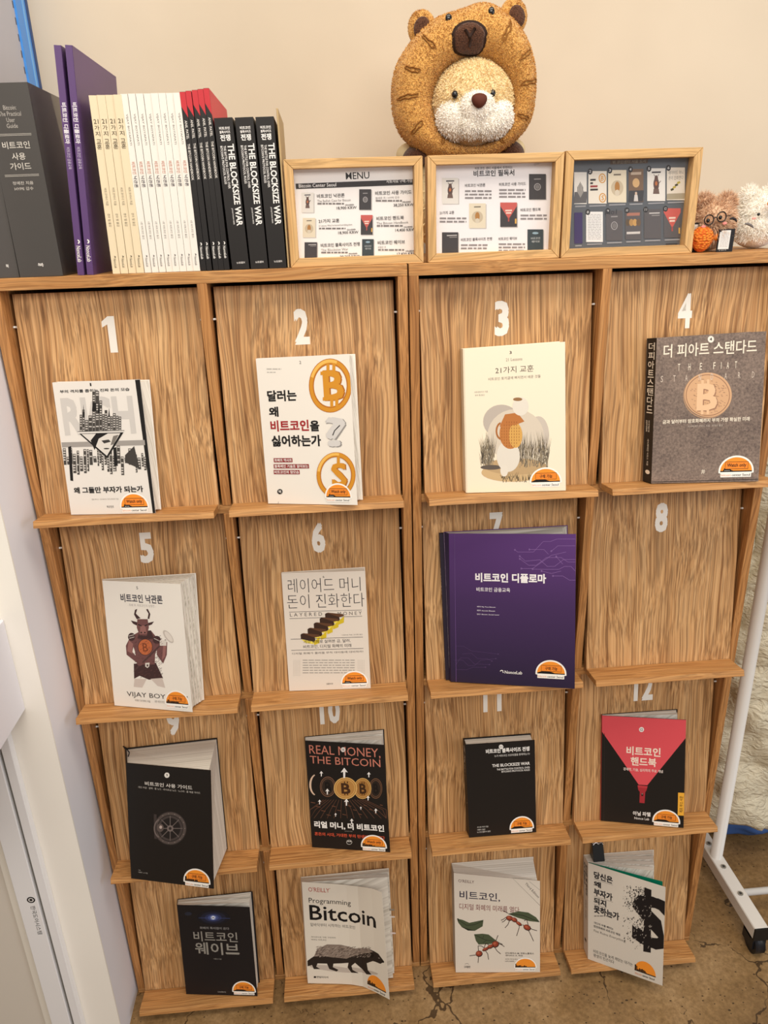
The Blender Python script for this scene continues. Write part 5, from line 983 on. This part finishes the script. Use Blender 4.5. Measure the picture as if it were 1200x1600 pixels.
# ------------------------------------------------------------------ plush toys
def fur(b, surf, n, length, lean, mt, width=0.0016, seed=1, curl=0.35, tip=0.15):
    """short strands: surf() gives a point and the outward direction"""
    rnd = random.Random(seed); P = []; Fc = []
    for _ in range(n):
        p, d = surf(rnd); L = length*rnd.uniform(0.6, 1.2)
        d = (d+Vector((rnd.gauss(0, curl), rnd.gauss(0, curl), rnd.gauss(0, curl)))).normalized(); side = d.orthogonal().normalized()
        side.rotate(Matrix.Rotation(rnd.uniform(0, 6.28), 3, d)); g = Vector(lean)*L
        a = p; m = p+d*L*0.55+g*0.3; e = p+d*L+g; k = len(P)
        P += [a-side*width, a+side*width, m+side*width*0.8, m-side*width*0.8, e+side*width*tip]; Fc += [(k, k+1, k+2, k+3), (k+3, k+2, k+4)]
    b.add(P, Fc, mt, True)
def strands(rgb, c=None): return mat(rgb, 0.95, 'plush_strands', 0.05, sheen=0.3)
def on_ellipsoid(c, r, zmin=-1.0, zmax=1.0, front=None):
    c = Vector(c)
    def f(rnd):
        while True:
            d = Vector((rnd.gauss(0, 1), rnd.gauss(0, 1), rnd.gauss(0, 1))).normalized()
            if zmin <= d.z <= zmax and (front is None or d.y < front): break
        n = Vector((d.x/r[0], d.y/r[1], d.z/r[2])).normalized(); return c+Vector((d.x*r[0], d.y*r[1], d.z*r[2])), n
    return f
def pile(name, a, b_, sc=420.0, rough=0.9):
    k = NT(name); tc = k.n('ShaderNodeTexCoord'); nd = k.n('ShaderNodeTexNoise', i_Scale=sc, i_Detail=2.0); k.l(tc.outputs['Object'], nd.inputs['Vector'])
    k.l(k.ramp(nd.outputs['Fac'], [(0.36, a), (0.62, b_)]), k.b.inputs['Base Color']); k.b.inputs['Roughness'].default_value = rough; k.b.inputs['Specular IOR Level'].default_value = 0.08; k.b.inputs['Sheen Weight'].default_value = 0.25
    k.bump(nd.outputs['Fac'], 0.8, 0.003); return k.m
TEDDY = pile('ochre_teddy_fleece', (198, 142, 70), (236, 184, 106), 520.0)
TEDDY2 = mat((206, 150, 72), 0.9, 'ochre_fleece_strands', 0.05, sheen=0.2)
CHOC = pile('chocolate_plush', (66, 40, 28), (100, 66, 48), 500.0)
S = 0.001114; BC = Vector((0.122, 0.20, 1.870))
def bp(px, py, y=0.0): return BC+Vector(((px-722)*S, y, (140-py)*S))      # a place on the toy, in millimetre-like design units from its middle
r = root('plush_bear', (0.122, 0.24, ZT), 'plush toy with a white face inside an ochre bear-shaped cushion ring', 'plush toy')
# cushion ring, thicker over the forehead
b = MB(); NU, NV = 96, 26; pts = []
oc, orx, orz = bp(724, 134), 113*S, 107*S; ic, irx, irz = bp(735, 161), 60*S, 59*S
rots = math.radians(6)
OUT = sorted((math.atan2(z, x) % (2*math.pi), math.hypot(x, z)) for x, z in ((112, -16), (109, 24), (92, 64), (66, 90), (33, 106), (-9, 98), (-46, 87), (-69, 72), (-88, 52), (-106, 24), (-113, -16), (-104, -61), (-74, -91), (-24, -107), (36, -105), (76, -86), (104, -56)))
def outline(a):
    a %= 2*math.pi; k = len(OUT); i = max([j for j in range(k) if OUT[j][0] <= a], default=-1)
    P = [OUT[(i+d) % k] for d in (-1, 0, 1, 2)]; a0 = P[1][0] if i >= 0 else P[1][0]-2*math.pi; a1 = P[2][0]+(2*math.pi if P[2][0] <= a0 else 0)
    t = (a-a0)/(a1-a0); p = [q[1] for q in P]
    R_ = 0.5*((2*p[1])+(p[2]-p[0])*t+(2*p[0]-5*p[1]+4*p[2]-p[3])*t*t+(3*p[1]-p[0]-3*p[2]+p[3])*t**3)
    return Vector((math.cos(a), 0, math.sin(a)))*R_*S
def ringpt(a, q, grow=0.0):
    c, s_ = math.cos(a), math.sin(a)
    O = oc+outline(a); I = ic+Vector((c*irx, 0, s_*irz)); m = (O+I)/2; d = (O-I)/2; L = d.length; dn = d.normalized()
    w = L+grow; dep = 0.043+grow+0.010*max(0, s_)
    return m+dn*(math.cos(q)*w)*1.0+Vector((0, -1, 0))*math.sin(q)*dep, dn*math.cos(q)*0.9+Vector((0, -math.sin(q), 0))
for i in range(NU):
    for j in range(NV): pts.append(ringpt(2*math.pi*i/NU, 2*math.pi*j/NV)[0])
b.add(pts, [(i*NV+j, ((i+1) % NU)*NV+j, ((i+1) % NU)*NV+(j+1) % NV, i*NV+(j+1) % NV) for i in range(NU) for j in range(NV)], TEDDY, True)
fur(b, lambda q: ringpt(q.uniform(0, 6.283), q.uniform(-0.3, 3.44)), 22000, 0.0026, (0, 0, 0), TEDDY, 0.0007, 3, 0.7)
b.build('cushion_ring', r)
def on_ring(px, py):
    """point of the ring's front skin above a place of the design"""
    p = bp(px, py); best = None
    for i in range(180):
        for j in range(1, 40):
            q, n = ringpt(2*math.pi*i/180, math.pi*j/40); e = (q.x-p.x)**2+(q.z-p.z)**2
            if best is None or e < best[0]: best = (e, q, n)
    return best[1], best[2]
for (x0, y0), (x1, y1) in (((656, 74), (673, 92)), ((775, 84), (789, 58)), ((628, 115), (652, 121)), ((618, 155), (650, 151)), ((638, 203), (655, 187)), ((684, 219), (687, 210)), ((801, 109), (821, 95)), ((806, 140), (832, 135)), ((803, 181), (820, 187)), ((775, 213), (781, 220))):
    b = MB(); path = []; off = Vector((y1-y0, x1-x0)).normalized()*2.1
    for k in range(13):
        a = k/6.0; f = a if a <= 1 else 2-a; sgn = 1 if k < 6.5 else -1
        q, n = on_ring(x0+(x1-x0)*f+off.x*sgn*(1 if 0 < k < 12 else 0.4), y0+(y1-y0)*f-off.y*sgn*(1 if 0 < k < 12 else 0.4)); path.append(q+n.normalized()*0.0012)
    b.tube(path, 0.00115, mat((138, 88, 36), 0.9), 6); b.build('seam_stitch', r)
for cx, cy, ang, ix in ((660, 56, 0.35, 1), (801, 43, -0.3, -1)):
    b = MB(); ro = Matrix.Rotation(ang, 3, 'Y'); b.ellipsoid(bp(cx, cy, 0.006), (21*S, 0.014, 24*S), TEDDY, 24, 16, ro); fur(b, on_ellipsoid(bp(cx, cy, 0.006), (20*S, 0.014, 23*S)), 2500, 0.0026, (0, 0, 0), TEDDY, 0.0007, 5, 0.6); e = b.build('ear', r)
    b = MB(); b.ellipsoid(bp(cx+(-1 if ix > 0 else 1)*2, cy+3, -0.0125), (12*S, 0.0045, 15*S), CHOC, 20, 12, ro); b.build('inner_ear', e)
EYE = mat((12, 10, 10), 0.15, 'glossy_black_eye', 0.6)
for px, py in ((694, 53), (757, 47.5)):
    q, n = on_ring(px, py); b = MB(); b.ellipsoid(q+n*0.001, (4.8*S, 0.003, 5.8*S), EYE, 16, 10); b.build('embroidered_eye', r)
DK = mat((46, 28, 20), 0.8)
_near = [ringpt(math.radians(52+76*i/44), math.pi*j/44) for i in range(45) for j in range(4, 44)]
def skin(px, py, h):
    p = bp(px, py); q, n = min(_near, key=lambda t: (t[0].x-p.x)**2+(t[0].z-p.z)**2); return Vector((p.x, q.y, p.z))+n.normalized()*h
def patch(b, cx, cy, rx, ry, h, mt):
    pts = [skin(cx, cy, h+0.001)]; nr, na = 7, 36
    for i in range(1, nr+1):
        f = i/nr
        for j in range(na):
            a = 2*math.pi*j/na; c, s_ = math.cos(a), math.sin(a); k = 1.0 if s_ < 0 else (1/max(abs(c)**4+abs(s_)**4, 1e-6)**0.25)*0.94
            pts.append(skin(cx+rx*f*c*k, cy+ry*f*s_*k, 0.001+h*math.sqrt(max(0, 1-f*f))-(0.004 if i == nr else 0)))
    fs = [(0, 1+j, 1+(j+1) % na) for j in range(na)]+[(1+(i-1)*na+j, 1+i*na+j, 1+i*na+(j+1) % na, 1+(i-1)*na+(j+1) % na) for i in range(1, nr) for j in range(na)]
    b.add(pts, fs, mt, True)
b = MB(); patch(b, 724, 79, 29.5, 23.5, 0.0035, DK); b.build('muzzle_edge', r)
b = MB(); patch(b, 724, 79.5, 26.5, 20.5, 0.0062, CHOC); m_ = b.build('muzzle', r)
b = MB()
for L in ([(716, 71), (720, 75), (723, 78)], [(731, 69), (727, 74), (723, 78)], [(723, 78), (724, 83), (724, 88)]): b.tube([skin(px, py, 0.0072) for px, py in L], 0.0024, DK, 8)
b.build('mouth_stitch', m_)
# the white-faced animal looking through the ring
FC = bp(736, 163, -0.012); fr_ = (63*S, 0.062, 62*S); CRF = strands((246, 222, 172), FC); WHF = strands((254, 248, 238), FC+Vector((0, 0, -0.02)))
b = MB(); b.ellipsoid(FC, fr_, pile('cream_short_plush', (226, 196, 140), (248, 226, 182), 420.0), 36, 24); fur(b, on_ellipsoid(FC, fr_, -0.05, 1.0, 0.15), 5000, 0.0045, (0, 0, -0.2), CRF, 0.0008, 11, 0.7); fc = b.build('head', r)
WPL = pile('white_short_plush', (240, 230, 214), (254, 249, 240), 420.0)
b = MB()
for c_, rr in (((-0.030, -0.024, -0.022), (0.036, 0.036, 0.036)), ((0.030, -0.024, -0.022), (0.036, 0.036, 0.036)), ((-0.002, -0.044, -0.012), (0.034, 0.032, 0.031)), ((-0.010, -0.040, -0.034), (0.026, 0.028, 0.024)), ((0.014, -0.040, -0.034), (0.026, 0.028, 0.024))):
    c2 = FC+Vector(c_); b.ellipsoid(c2, rr, WPL, 28, 18); fur(b, on_ellipsoid(c2, rr, -1, 1, 0.3), 1500, 0.0038, (0, 0, -0.15), WHF, 0.0008, 13, 0.7)
b.build('white_muzzle', fc)
b = MB(); c2 = Vector((bp(733, 167).x, FC.y-0.079, bp(733, 167).z)); b.ellipsoid(c2, (11.5*S, 0.009, 10*S), mat((92, 48, 36), 0.75, 'brown_velvet_nose', 0.2), 20, 14, None, lambda p: Vector((p.x*(1+0.25*p.z/0.011), p.y, p.z))); b.build('nose', fc)
for px, py in ((700, 155.5), (757, 155)):
    p = bp(px, py); b = MB(); b.ellipsoid((p.x, FC.y-0.056, p.z), (4.6*S, 0.005, 5.4*S), EYE, 16, 12); b.build('bead_eye', fc)
b = MB(); bc = Vector((0.124, 0.262, ZT+0.105)); b.ellipsoid(bc, (0.100, 0.080, 0.1045), mat((222, 202, 160), 0.95, 'cream_body', 0.05), 32, 20); fur(b, on_ellipsoid(bc, (0.100, 0.080, 0.1035), -0.7), 4000, 0.005, (0, 0, -0.3), CRF, 0.001, 15, 0.4); b.build('body', r)
for px, py, sx in ((650, 232, -1), (803, 229, 1)):
    p = bp(px, py, 0.012); b = MB(); b.ellipsoid(p, (24*S, 0.030, 17*S), CHOC, 24, 16, Matrix.Rotation(0.4*sx, 3, 'Y')); b.build('paw', r)
    b = MB(); b.ellipsoid(p+Vector((sx*0.006, 0.028, 0.004)), (0.028, 0.03, 0.022), mat((222, 202, 160), 0.95), 20, 14); b.build('arm', r)

# small brown bearded plush with round glasses
BRF = [strands(c, (0.5427, 0.082, 1.632)) for c in ((222, 184, 150), (244, 214, 182), (190, 148, 118))]
hc = Vector((0.5385, 0.075, 1.646)); r = root('bearded_plush', (0.545, 0.085, ZT), 'small fluffy brown plush with round black glasses, beside the third frame', 'plush toy')
b = MB(); b.ellipsoid((0.538, 0.085, ZT+0.033), (0.036, 0.034, 0.033), mat((224, 190, 156), 0.95), 24, 16)
for i, m in enumerate(BRF): fur(b, on_ellipsoid((0.538, 0.085, ZT+0.034), (0.036, 0.034, 0.032), -0.1, 1, 0.5), 900, 0.010, (0, -0.1, -0.3), m, 0.0006, 20+i, 0.35); fur(b, on_ellipsoid((0.538, 0.085, ZT+0.034), (0.036, 0.034, 0.032), -0.62, 0, 0.5), 600, 0.009, (0, 0, 0), m, 0.0006, 25+i, 0.35)
b.build('body', r)
b = MB(); b.ellipsoid(hc, (0.034, 0.032, 0.030), mat((234, 200, 166), 0.95), 24, 16)
for i, m in enumerate(BRF): fur(b, on_ellipsoid(hc, (0.034, 0.031, 0.030), -0.9, 1, 0.6), 1000, 0.0105, (0, 0, -0.2), m, 0.0005, 30+i, 0.4)
hd = b.build('head', r)
for sx in (-1, 1):
    c2 = hc+Vector((sx*0.020+0.003, 0.004, 0.026)); b = MB(); b.ellipsoid(c2, (0.014, 0.012, 0.014), BRF[0], 16, 12)
    for i, m in enumerate(BRF): fur(b, on_ellipsoid(c2, (0.013, 0.011, 0.013)), 480, 0.010, (0, 0, 0.1), m, 0.0005, 40+i, 0.4)
    b.build('ear', r)
b = MB()
for i, m in enumerate(BRF): fur(b, on_ellipsoid(hc+Vector((-0.012, -0.031, -0.013)), (0.022, 0.010, 0.008)), 600, 0.0145, (0, -0.15, -0.6), m, 0.0005, 50+i, 0.3)
b.build('beard', hd)
b = MB(); GB = mat((30, 24, 24), 0.3); gy = hc.y-0.052
for dx, dz in ((-0.0325, 0.0), (-0.0115, 0.0042)): b.tube([Vector((hc.x+dx+0.0078*math.cos(a), gy, hc.z+dz+0.0078*math.sin(a))) for a in [2*math.pi*i/24 for i in range(24)]], 0.0010, GB, 6, True)
b.tube([Vector((hc.x-0.0250, gy, hc.z+0.0015)), Vector((hc.x-0.0220, gy-0.001, hc.z+0.004)), Vector((hc.x-0.0190, gy, hc.z+0.0035))], 0.0009, GB, 6); b.tube([Vector((hc.x-0.0040, gy, hc.z+0.005)), Vector((hc.x+0.020, hc.y-0.025, hc.z+0.006))], 0.0009, GB, 6); b.build('glasses', hd)
for dx, dz in ((-0.0318, -0.001), (-0.0110, 0.0032)): b = MB(); b.ellipsoid((hc.x+dx, hc.y-0.047, hc.z+dz), (0.0030, 0.0025, 0.0034), EYE, 12, 8); b.build('eye', hd)
for dx, dz in ((-0.0395, -0.010), (-0.0040, -0.006)): b = MB(); b.ellipsoid((hc.x+dx, hc.y-0.050, hc.z+dz), (0.0042, 0.001, 0.0024), mat((236, 150, 140), 0.9), 12, 8); b.build('cheek', hd)
b = MB(); b.tube([Vector((0.512, 0.040, 1.620)), Vector((0.528, 0.030, 1.618)), Vector((0.552, 0.038, 1.626))], [0.004, 0.007, 0.004], mat((240, 132, 40), 0.85), 10); b.build('scarf', r)
# fluffy white plush
WPL2 = pile('white_long_plush', (246, 240, 228), (255, 253, 248), 260.0)
hc = Vector((0.6365, 0.105, 1.655)); r = root('white_plush', (0.622, 0.10, ZT), 'fluffy white plush at the right end of the cabinet top', 'plush toy')
WF = [strands(c, (0.623, 0.10, 1.635)) for c in ((255, 250, 240), (248, 240, 226), (255, 252, 246))]
b = MB(); b.ellipsoid((0.634, 0.105, ZT+0.034), (0.040, 0.040, 0.034), WPL2, 24, 16)
for i, m in enumerate(WF): fur(b, on_ellipsoid((0.634, 0.105, ZT+0.035), (0.040, 0.040, 0.033), -0.1, 1, 0.6), 500, 0.011, (0, -0.1, -0.25), m, 0.0006, 60+i, 0.4); fur(b, on_ellipsoid((0.634, 0.105, ZT+0.035), (0.040, 0.040, 0.033), -0.62, 0, 0.6), 300, 0.010, (0, 0, 0), m, 0.0006, 65+i, 0.35)
b.build('body', r)
b = MB(); b.ellipsoid(hc, (0.033, 0.034, 0.032), WPL2, 24, 16)
for i, m in enumerate(WF): fur(b, on_ellipsoid(hc, (0.033, 0.033, 0.031), -0.9), 900, 0.012, (0, 0, -0.15), m, 0.0005, 70+i, 0.45)
hd = b.build('head', r)
for dx, dz in ((-0.019, 0.027), (0.020, 0.027)):
    c2 = hc+Vector((dx, 0.004, dz)); b = MB(); b.ellipsoid(c2, (0.013, 0.012, 0.014), WPL2, 16, 12)
    for i, m in enumerate(WF): fur(b, on_ellipsoid(c2, (0.012, 0.011, 0.013)), 260, 0.010, (0, 0, 0.1), m, 0.0005, 80+i, 0.4)
    b.build('ear', r)
for dx in (-0.0265, -0.002): b = MB(); b.ellipsoid((hc.x+dx, hc.y-0.047, hc.z-0.003), (0.0026, 0.0022, 0.0026), EYE, 12, 8); b.build('eye', hd)
b = MB(); b.ellipsoid((hc.x-0.0325, hc.y-0.045, hc.z-0.009), (0.0040, 0.001, 0.0022), mat((240, 170, 160), 0.9), 12, 8); b.build('cheek', hd)
b = MB(); oc_ = hc+Vector((-0.004, -0.048, 0.014)); OR = mat((246, 150, 30), 0.8)
for i in range(6): a = i*math.pi/3; b.ellipsoid(oc_+Vector((0.006*math.cos(a), 0, 0.006*math.sin(a))), (0.0045, 0.0025, 0.0045), OR, 12, 8)
b.ellipsoid(oc_, (0.004, 0.0035, 0.004), OR, 12, 8); b.build('flower', hd)
for q, nm in (([(0.5427, 0.026, 1.6466), (0.547, 0.024, 1.6475), (0.5515, 0.024, 1.6455), (0.5555, 0.026, 1.6420)], 'bearded_plush'), ([(0.5755, 0.036, 1.6382), (0.580, 0.034, 1.6378), (0.586, 0.034, 1.6352), (0.5914, 0.036, 1.6318)], 'white_plush')):
    b = MB(); b.tube([Vector(p) for p in q], [0.0012, 0.0022, 0.0022, 0.0010], mat((46, 40, 40) if nm[0] == 'b' else (120, 114, 112), 0.5), 8); pr_ = [o for o in bpy.data.objects if o.name == nm][0]; b.build('hair_pin', pr_)
# orange crocheted pouch
k = NT('orange_crochet'); tc = k.n('ShaderNodeTexCoord'); mp = k.n('ShaderNodeMapping'); k.l(tc.outputs['Object'], mp.inputs[0]); mp.inputs['Scale'].default_value = (1, 1, 1.35)
vo = k.n('ShaderNodeTexVoronoi', i_Scale=210.0); k.l(mp.outputs[0], vo.inputs['Vector']); k.l(k.ramp(vo.outputs['Distance'], [(0.25, (250, 148, 44)), (0.75, (214, 92, 14))]), k.b.inputs['Base Color']); k.bump(k.math('SUBTRACT', 1.0, vo.outputs['Distance']), 1.0, 0.004); k.b.inputs['Roughness'].default_value = 0.85
b = MB(); pc = Vector((0.5010, 0.030, ZT+0.0208)); b.ellipsoid(pc, (0.0185, 0.0125, 0.0206), k.m, 36, 24, Matrix.Rotation(0.15, 3, 'Y'), lambda p: Vector((p.x*(1.0+0.18*p.z/0.02), p.y, p.z)))
tag(b.build('crochet_pouch'), 'small orange crocheted pouch leaning against the third frame', 'pouch')
# small framed cards
def card(name, x0, x1, y, z0, H, leanx, label, back=0.004):
    r = root(name, ((x0+x1)/2, y, z0), label, 'card'); b = MB(); t = 0.0022
    f = [(x0, y, z0), (x1, y, z0), (x1+leanx, y+back, z0+H), (x0+leanx, y+back, z0+H)]; b.hexa(f, [(p[0], p[1]+t, p[2]) for p in f], mat((28, 25, 26), 0.4)); b.build('card_board', r)
    b = MB(); s = Sheet([((0, 0), (0, 100), f[3], f[0]), ((80, 0), (80, 100), f[2], f[1])], (0, -1, 0), b)
    s.rf(0.07, 0.06, 0.74, 0.88, (222, 218, 214)); s.lines(12, 14, 54, 82, 12, (172, 168, 166), 4, 0.4); s.E(8, 7, 7, 6, (30, 26, 28), 14); s.tf('한 권의 책', 0.15, 0.905, 0.6, 0.945, (220, 216, 212)); b.build('paper_sheet', r)
card('small_card', 0.5233, 0.5511, 0.020, ZT, 0.036, 0.003, 'small black card with a white printed sheet in front of the brown plush')
card('small_card', 0.4790, 0.5055, 0.047, ZT, 0.047, 0.003, 'small black card behind the orange pouch, mostly hidden')

# ------------------------------------------------------------------ clothes rack, coat and blue bag
PW = mat((222, 218, 212), 0.35, 'white_powder_coat', 0.45)
r = root('clothes_rack', (1.2, 0.165, 0.0), 'white metal clothes rack on castors beside the right cabinet', 'clothes rack')
for xx in (0.803, 1.62):
    b = MB(); b.box(xx-0.0175, xx+0.0175, -0.052, 0.390, 0.052, 0.086, PW); ft = b.build('foot', r, 0.002)
    for yy in (-0.0565, 0.390): b = MB(); b.box(xx-0.018, xx+0.018, yy, yy+0.0045, 0.0515, 0.0865, mat((24, 23, 24), 0.5)); b.build('foot_cap', ft)
    for yy in (0.045, 0.128, 0.205):
        b = MB(); b.tube([(xx, yy, 0.086), (xx, yy, 0.0885)], 0.0065, mat((170, 168, 165), 0.3, None, 0.5, 0.8), 14); b.tube([(xx, yy, 0.0885), (xx, yy, 0.0890)], 0.0035, mat((60, 58, 56), 0.4), 8); b.build('bolt', ft)
    for yy in (-0.025, 0.360):
        b = MB(); b.tube([(xx-0.012, yy-0.012, 0.0262), (xx+0.012, yy-0.012, 0.0262)], 0.026, mat((30, 30, 34), 0.4, 'castor_rubber'), 28); cw = b.build('castor_wheel', r)
        b = MB(); b.box(xx-0.0165, xx-0.0125, yy-0.028, yy+0.014, 0.020, 0.0515, mat((34, 34, 38), 0.4)); b.box(xx+0.0125, xx+0.0165, yy-0.028, yy+0.014, 0.020, 0.0515, mat((34, 34, 38), 0.4)); b.box(xx-0.0165, xx+0.0165, yy-0.020, yy+0.014, 0.046, 0.0518, mat((34, 34, 38), 0.4)); b.build('castor_fork', r)
    b = MB(); b.tube([(xx, 0.165, 0.0855), (xx, 0.165, 1.56)], 0.0145, PW, 24); b.build('upright_pole', r)
b = MB(); b.tube([(0.78, 0.165, 1.56), (1.64, 0.165, 1.56)], 0.0125, PW, 20); b.build('hanging_rail', r)
b = MB(); b.tube([(0.8205, 0.062, 0.069), (1.6025, 0.062, 0.069)], 0.0085, PW, 16); b.build('cross_bar', r)
# quilted coat on its hanger
k = NT('cream_padded_nylon'); tc = k.n('ShaderNodeTexCoord'); mp = k.n('ShaderNodeMapping'); k.l(tc.outputs['Object'], mp.inputs[0]); mp.inputs['Scale'].default_value = (1, 1, 1.6)
nz = k.n('ShaderNodeTexNoise', i_Scale=34.0, i_Detail=3.0, i_Distortion=1.2); k.l(mp.outputs[0], nz.inputs['Vector']); k.bump(nz.outputs['Fac'], 0.9, 0.012)
k.b.inputs['Base Color'].default_value = (*lin((218, 208, 182)), 1); k.b.inputs['Roughness'].default_value = 0.55; COAT = k.m
r = root('padded_coat', (0.99, 0.32, 1.42), 'long cream padded coat hanging on the clothes rack', 'coat')
def coat_surf(cx, cy, rx, ry, z0, z1, quilts, seed, taper=None, NUc=110, NZ=150):
    rnd = random.Random(seed); pts = []; ph = [rnd.uniform(0, 6.28) for _ in range(14)]
    for j in range(NZ+1):
        f = j/NZ; z = z0+(z1-z0)*f; k = taper(f) if taper else 1.0; qv = f*quilts; puff = abs(math.sin(math.pi*(qv)))**0.55
        for i in range(NUc):
            a = 2*math.pi*i/NUc; wr = sum(math.sin(a*(3+m)+ph[m]+z*(9+5*m)) for m in range(5))*0.0030+sum(math.sin(a*(11+3*m)+ph[5+m]-z*(30+9*m)) for m in range(4))*0.0016
            seam = -0.010*math.exp(-(((a-4.55+0.03*math.sin(z*14))/0.035)**2))
            d = 0.010*puff+wr+seam; pts.append((cx+(rx*k+d)*math.cos(a), cy+(ry*k+d)*math.sin(a), z+0.006*math.sin(a*7+ph[3])*(1 if f < 0.1 else 0.35)))
    fs = [(j*NUc+i, j*NUc+(i+1) % NUc, (j+1)*NUc+(i+1) % NUc, (j+1)*NUc+i) for j in range(NZ) for i in range(NUc)]
    return pts, fs+[tuple(range(NUc-1, -1, -1)), tuple(NZ*NUc+i for i in range(NUc))]
b = MB(); b.add(*coat_surf(0.995, 0.300, 0.185, 0.088, 0.115, 1.40, 13, 3, lambda f: 1.0-0.12*f-0.55*max(0, f-0.88)/0.12), COAT, True); b.build('coat_body', r)
for sx in (-1, 1):
    b = MB(); P_, F_ = coat_surf(0, 0, 0.050, 0.055, 0.62, 1.36, 8, 5+sx, None, 60, 90); P_ = [(0.995+sx*(0.195+0.03*(1.36-z))+x, 0.312+y, z) for x, y, z in P_]; b.add(P_, F_, COAT, True); b.build('sleeve', r)
r = root('coat_hanger', (0.995, 0.25, 1.46), 'wooden coat hanger holding the cream coat on the rack', 'hanger')
b = MB(); b.tube([(0.84, 0.315, 1.375), (0.92, 0.300, 1.425), (0.995, 0.29, 1.445), (1.07, 0.300, 1.425), (1.15, 0.315, 1.375)], 0.008, PINE_H, 10); b.build('hanger_arm', r)
b = MB(); b.tube([(0.995, 0.29, 1.445), (0.995, 0.285, 1.52)]+[(0.995, 0.165+0.5*0.0, 1.56)]*0+[(0.995, 0.165+0.0175*math.cos(a)+0.0, 1.56+0.0175*math.sin(a)) for a in [0.0+i*math.pi/8 for i in range(0, 11)]], 0.002, mat((180, 180, 182), 0.3, None, 0.5, 0.9), 8); b.build('hook', r)
BLUE = plaster('blue_bag_nylon', (60, 92, 150), 0.5, 10)
b = MB(); rnd = random.Random(9); ph = [rnd.uniform(0, 6) for _ in range(8)]
b.ellipsoid((0.998, 0.335, 0.0465), (0.150, 0.066, 0.041), BLUE, 48, 24, None, lambda p: p*(1+0.07*math.sin(p.x*70+ph[0])+0.06*math.sin(p.z*120+p.x*40+ph[1])+0.05*math.sin(p.y*130+ph[2])))
tag(b.build('fabric_bag'), 'crumpled blue fabric bag on the floor under the cream coat', 'bag')

for o in list(bpy.data.objects):
    if '_base' in o: del o['_base']
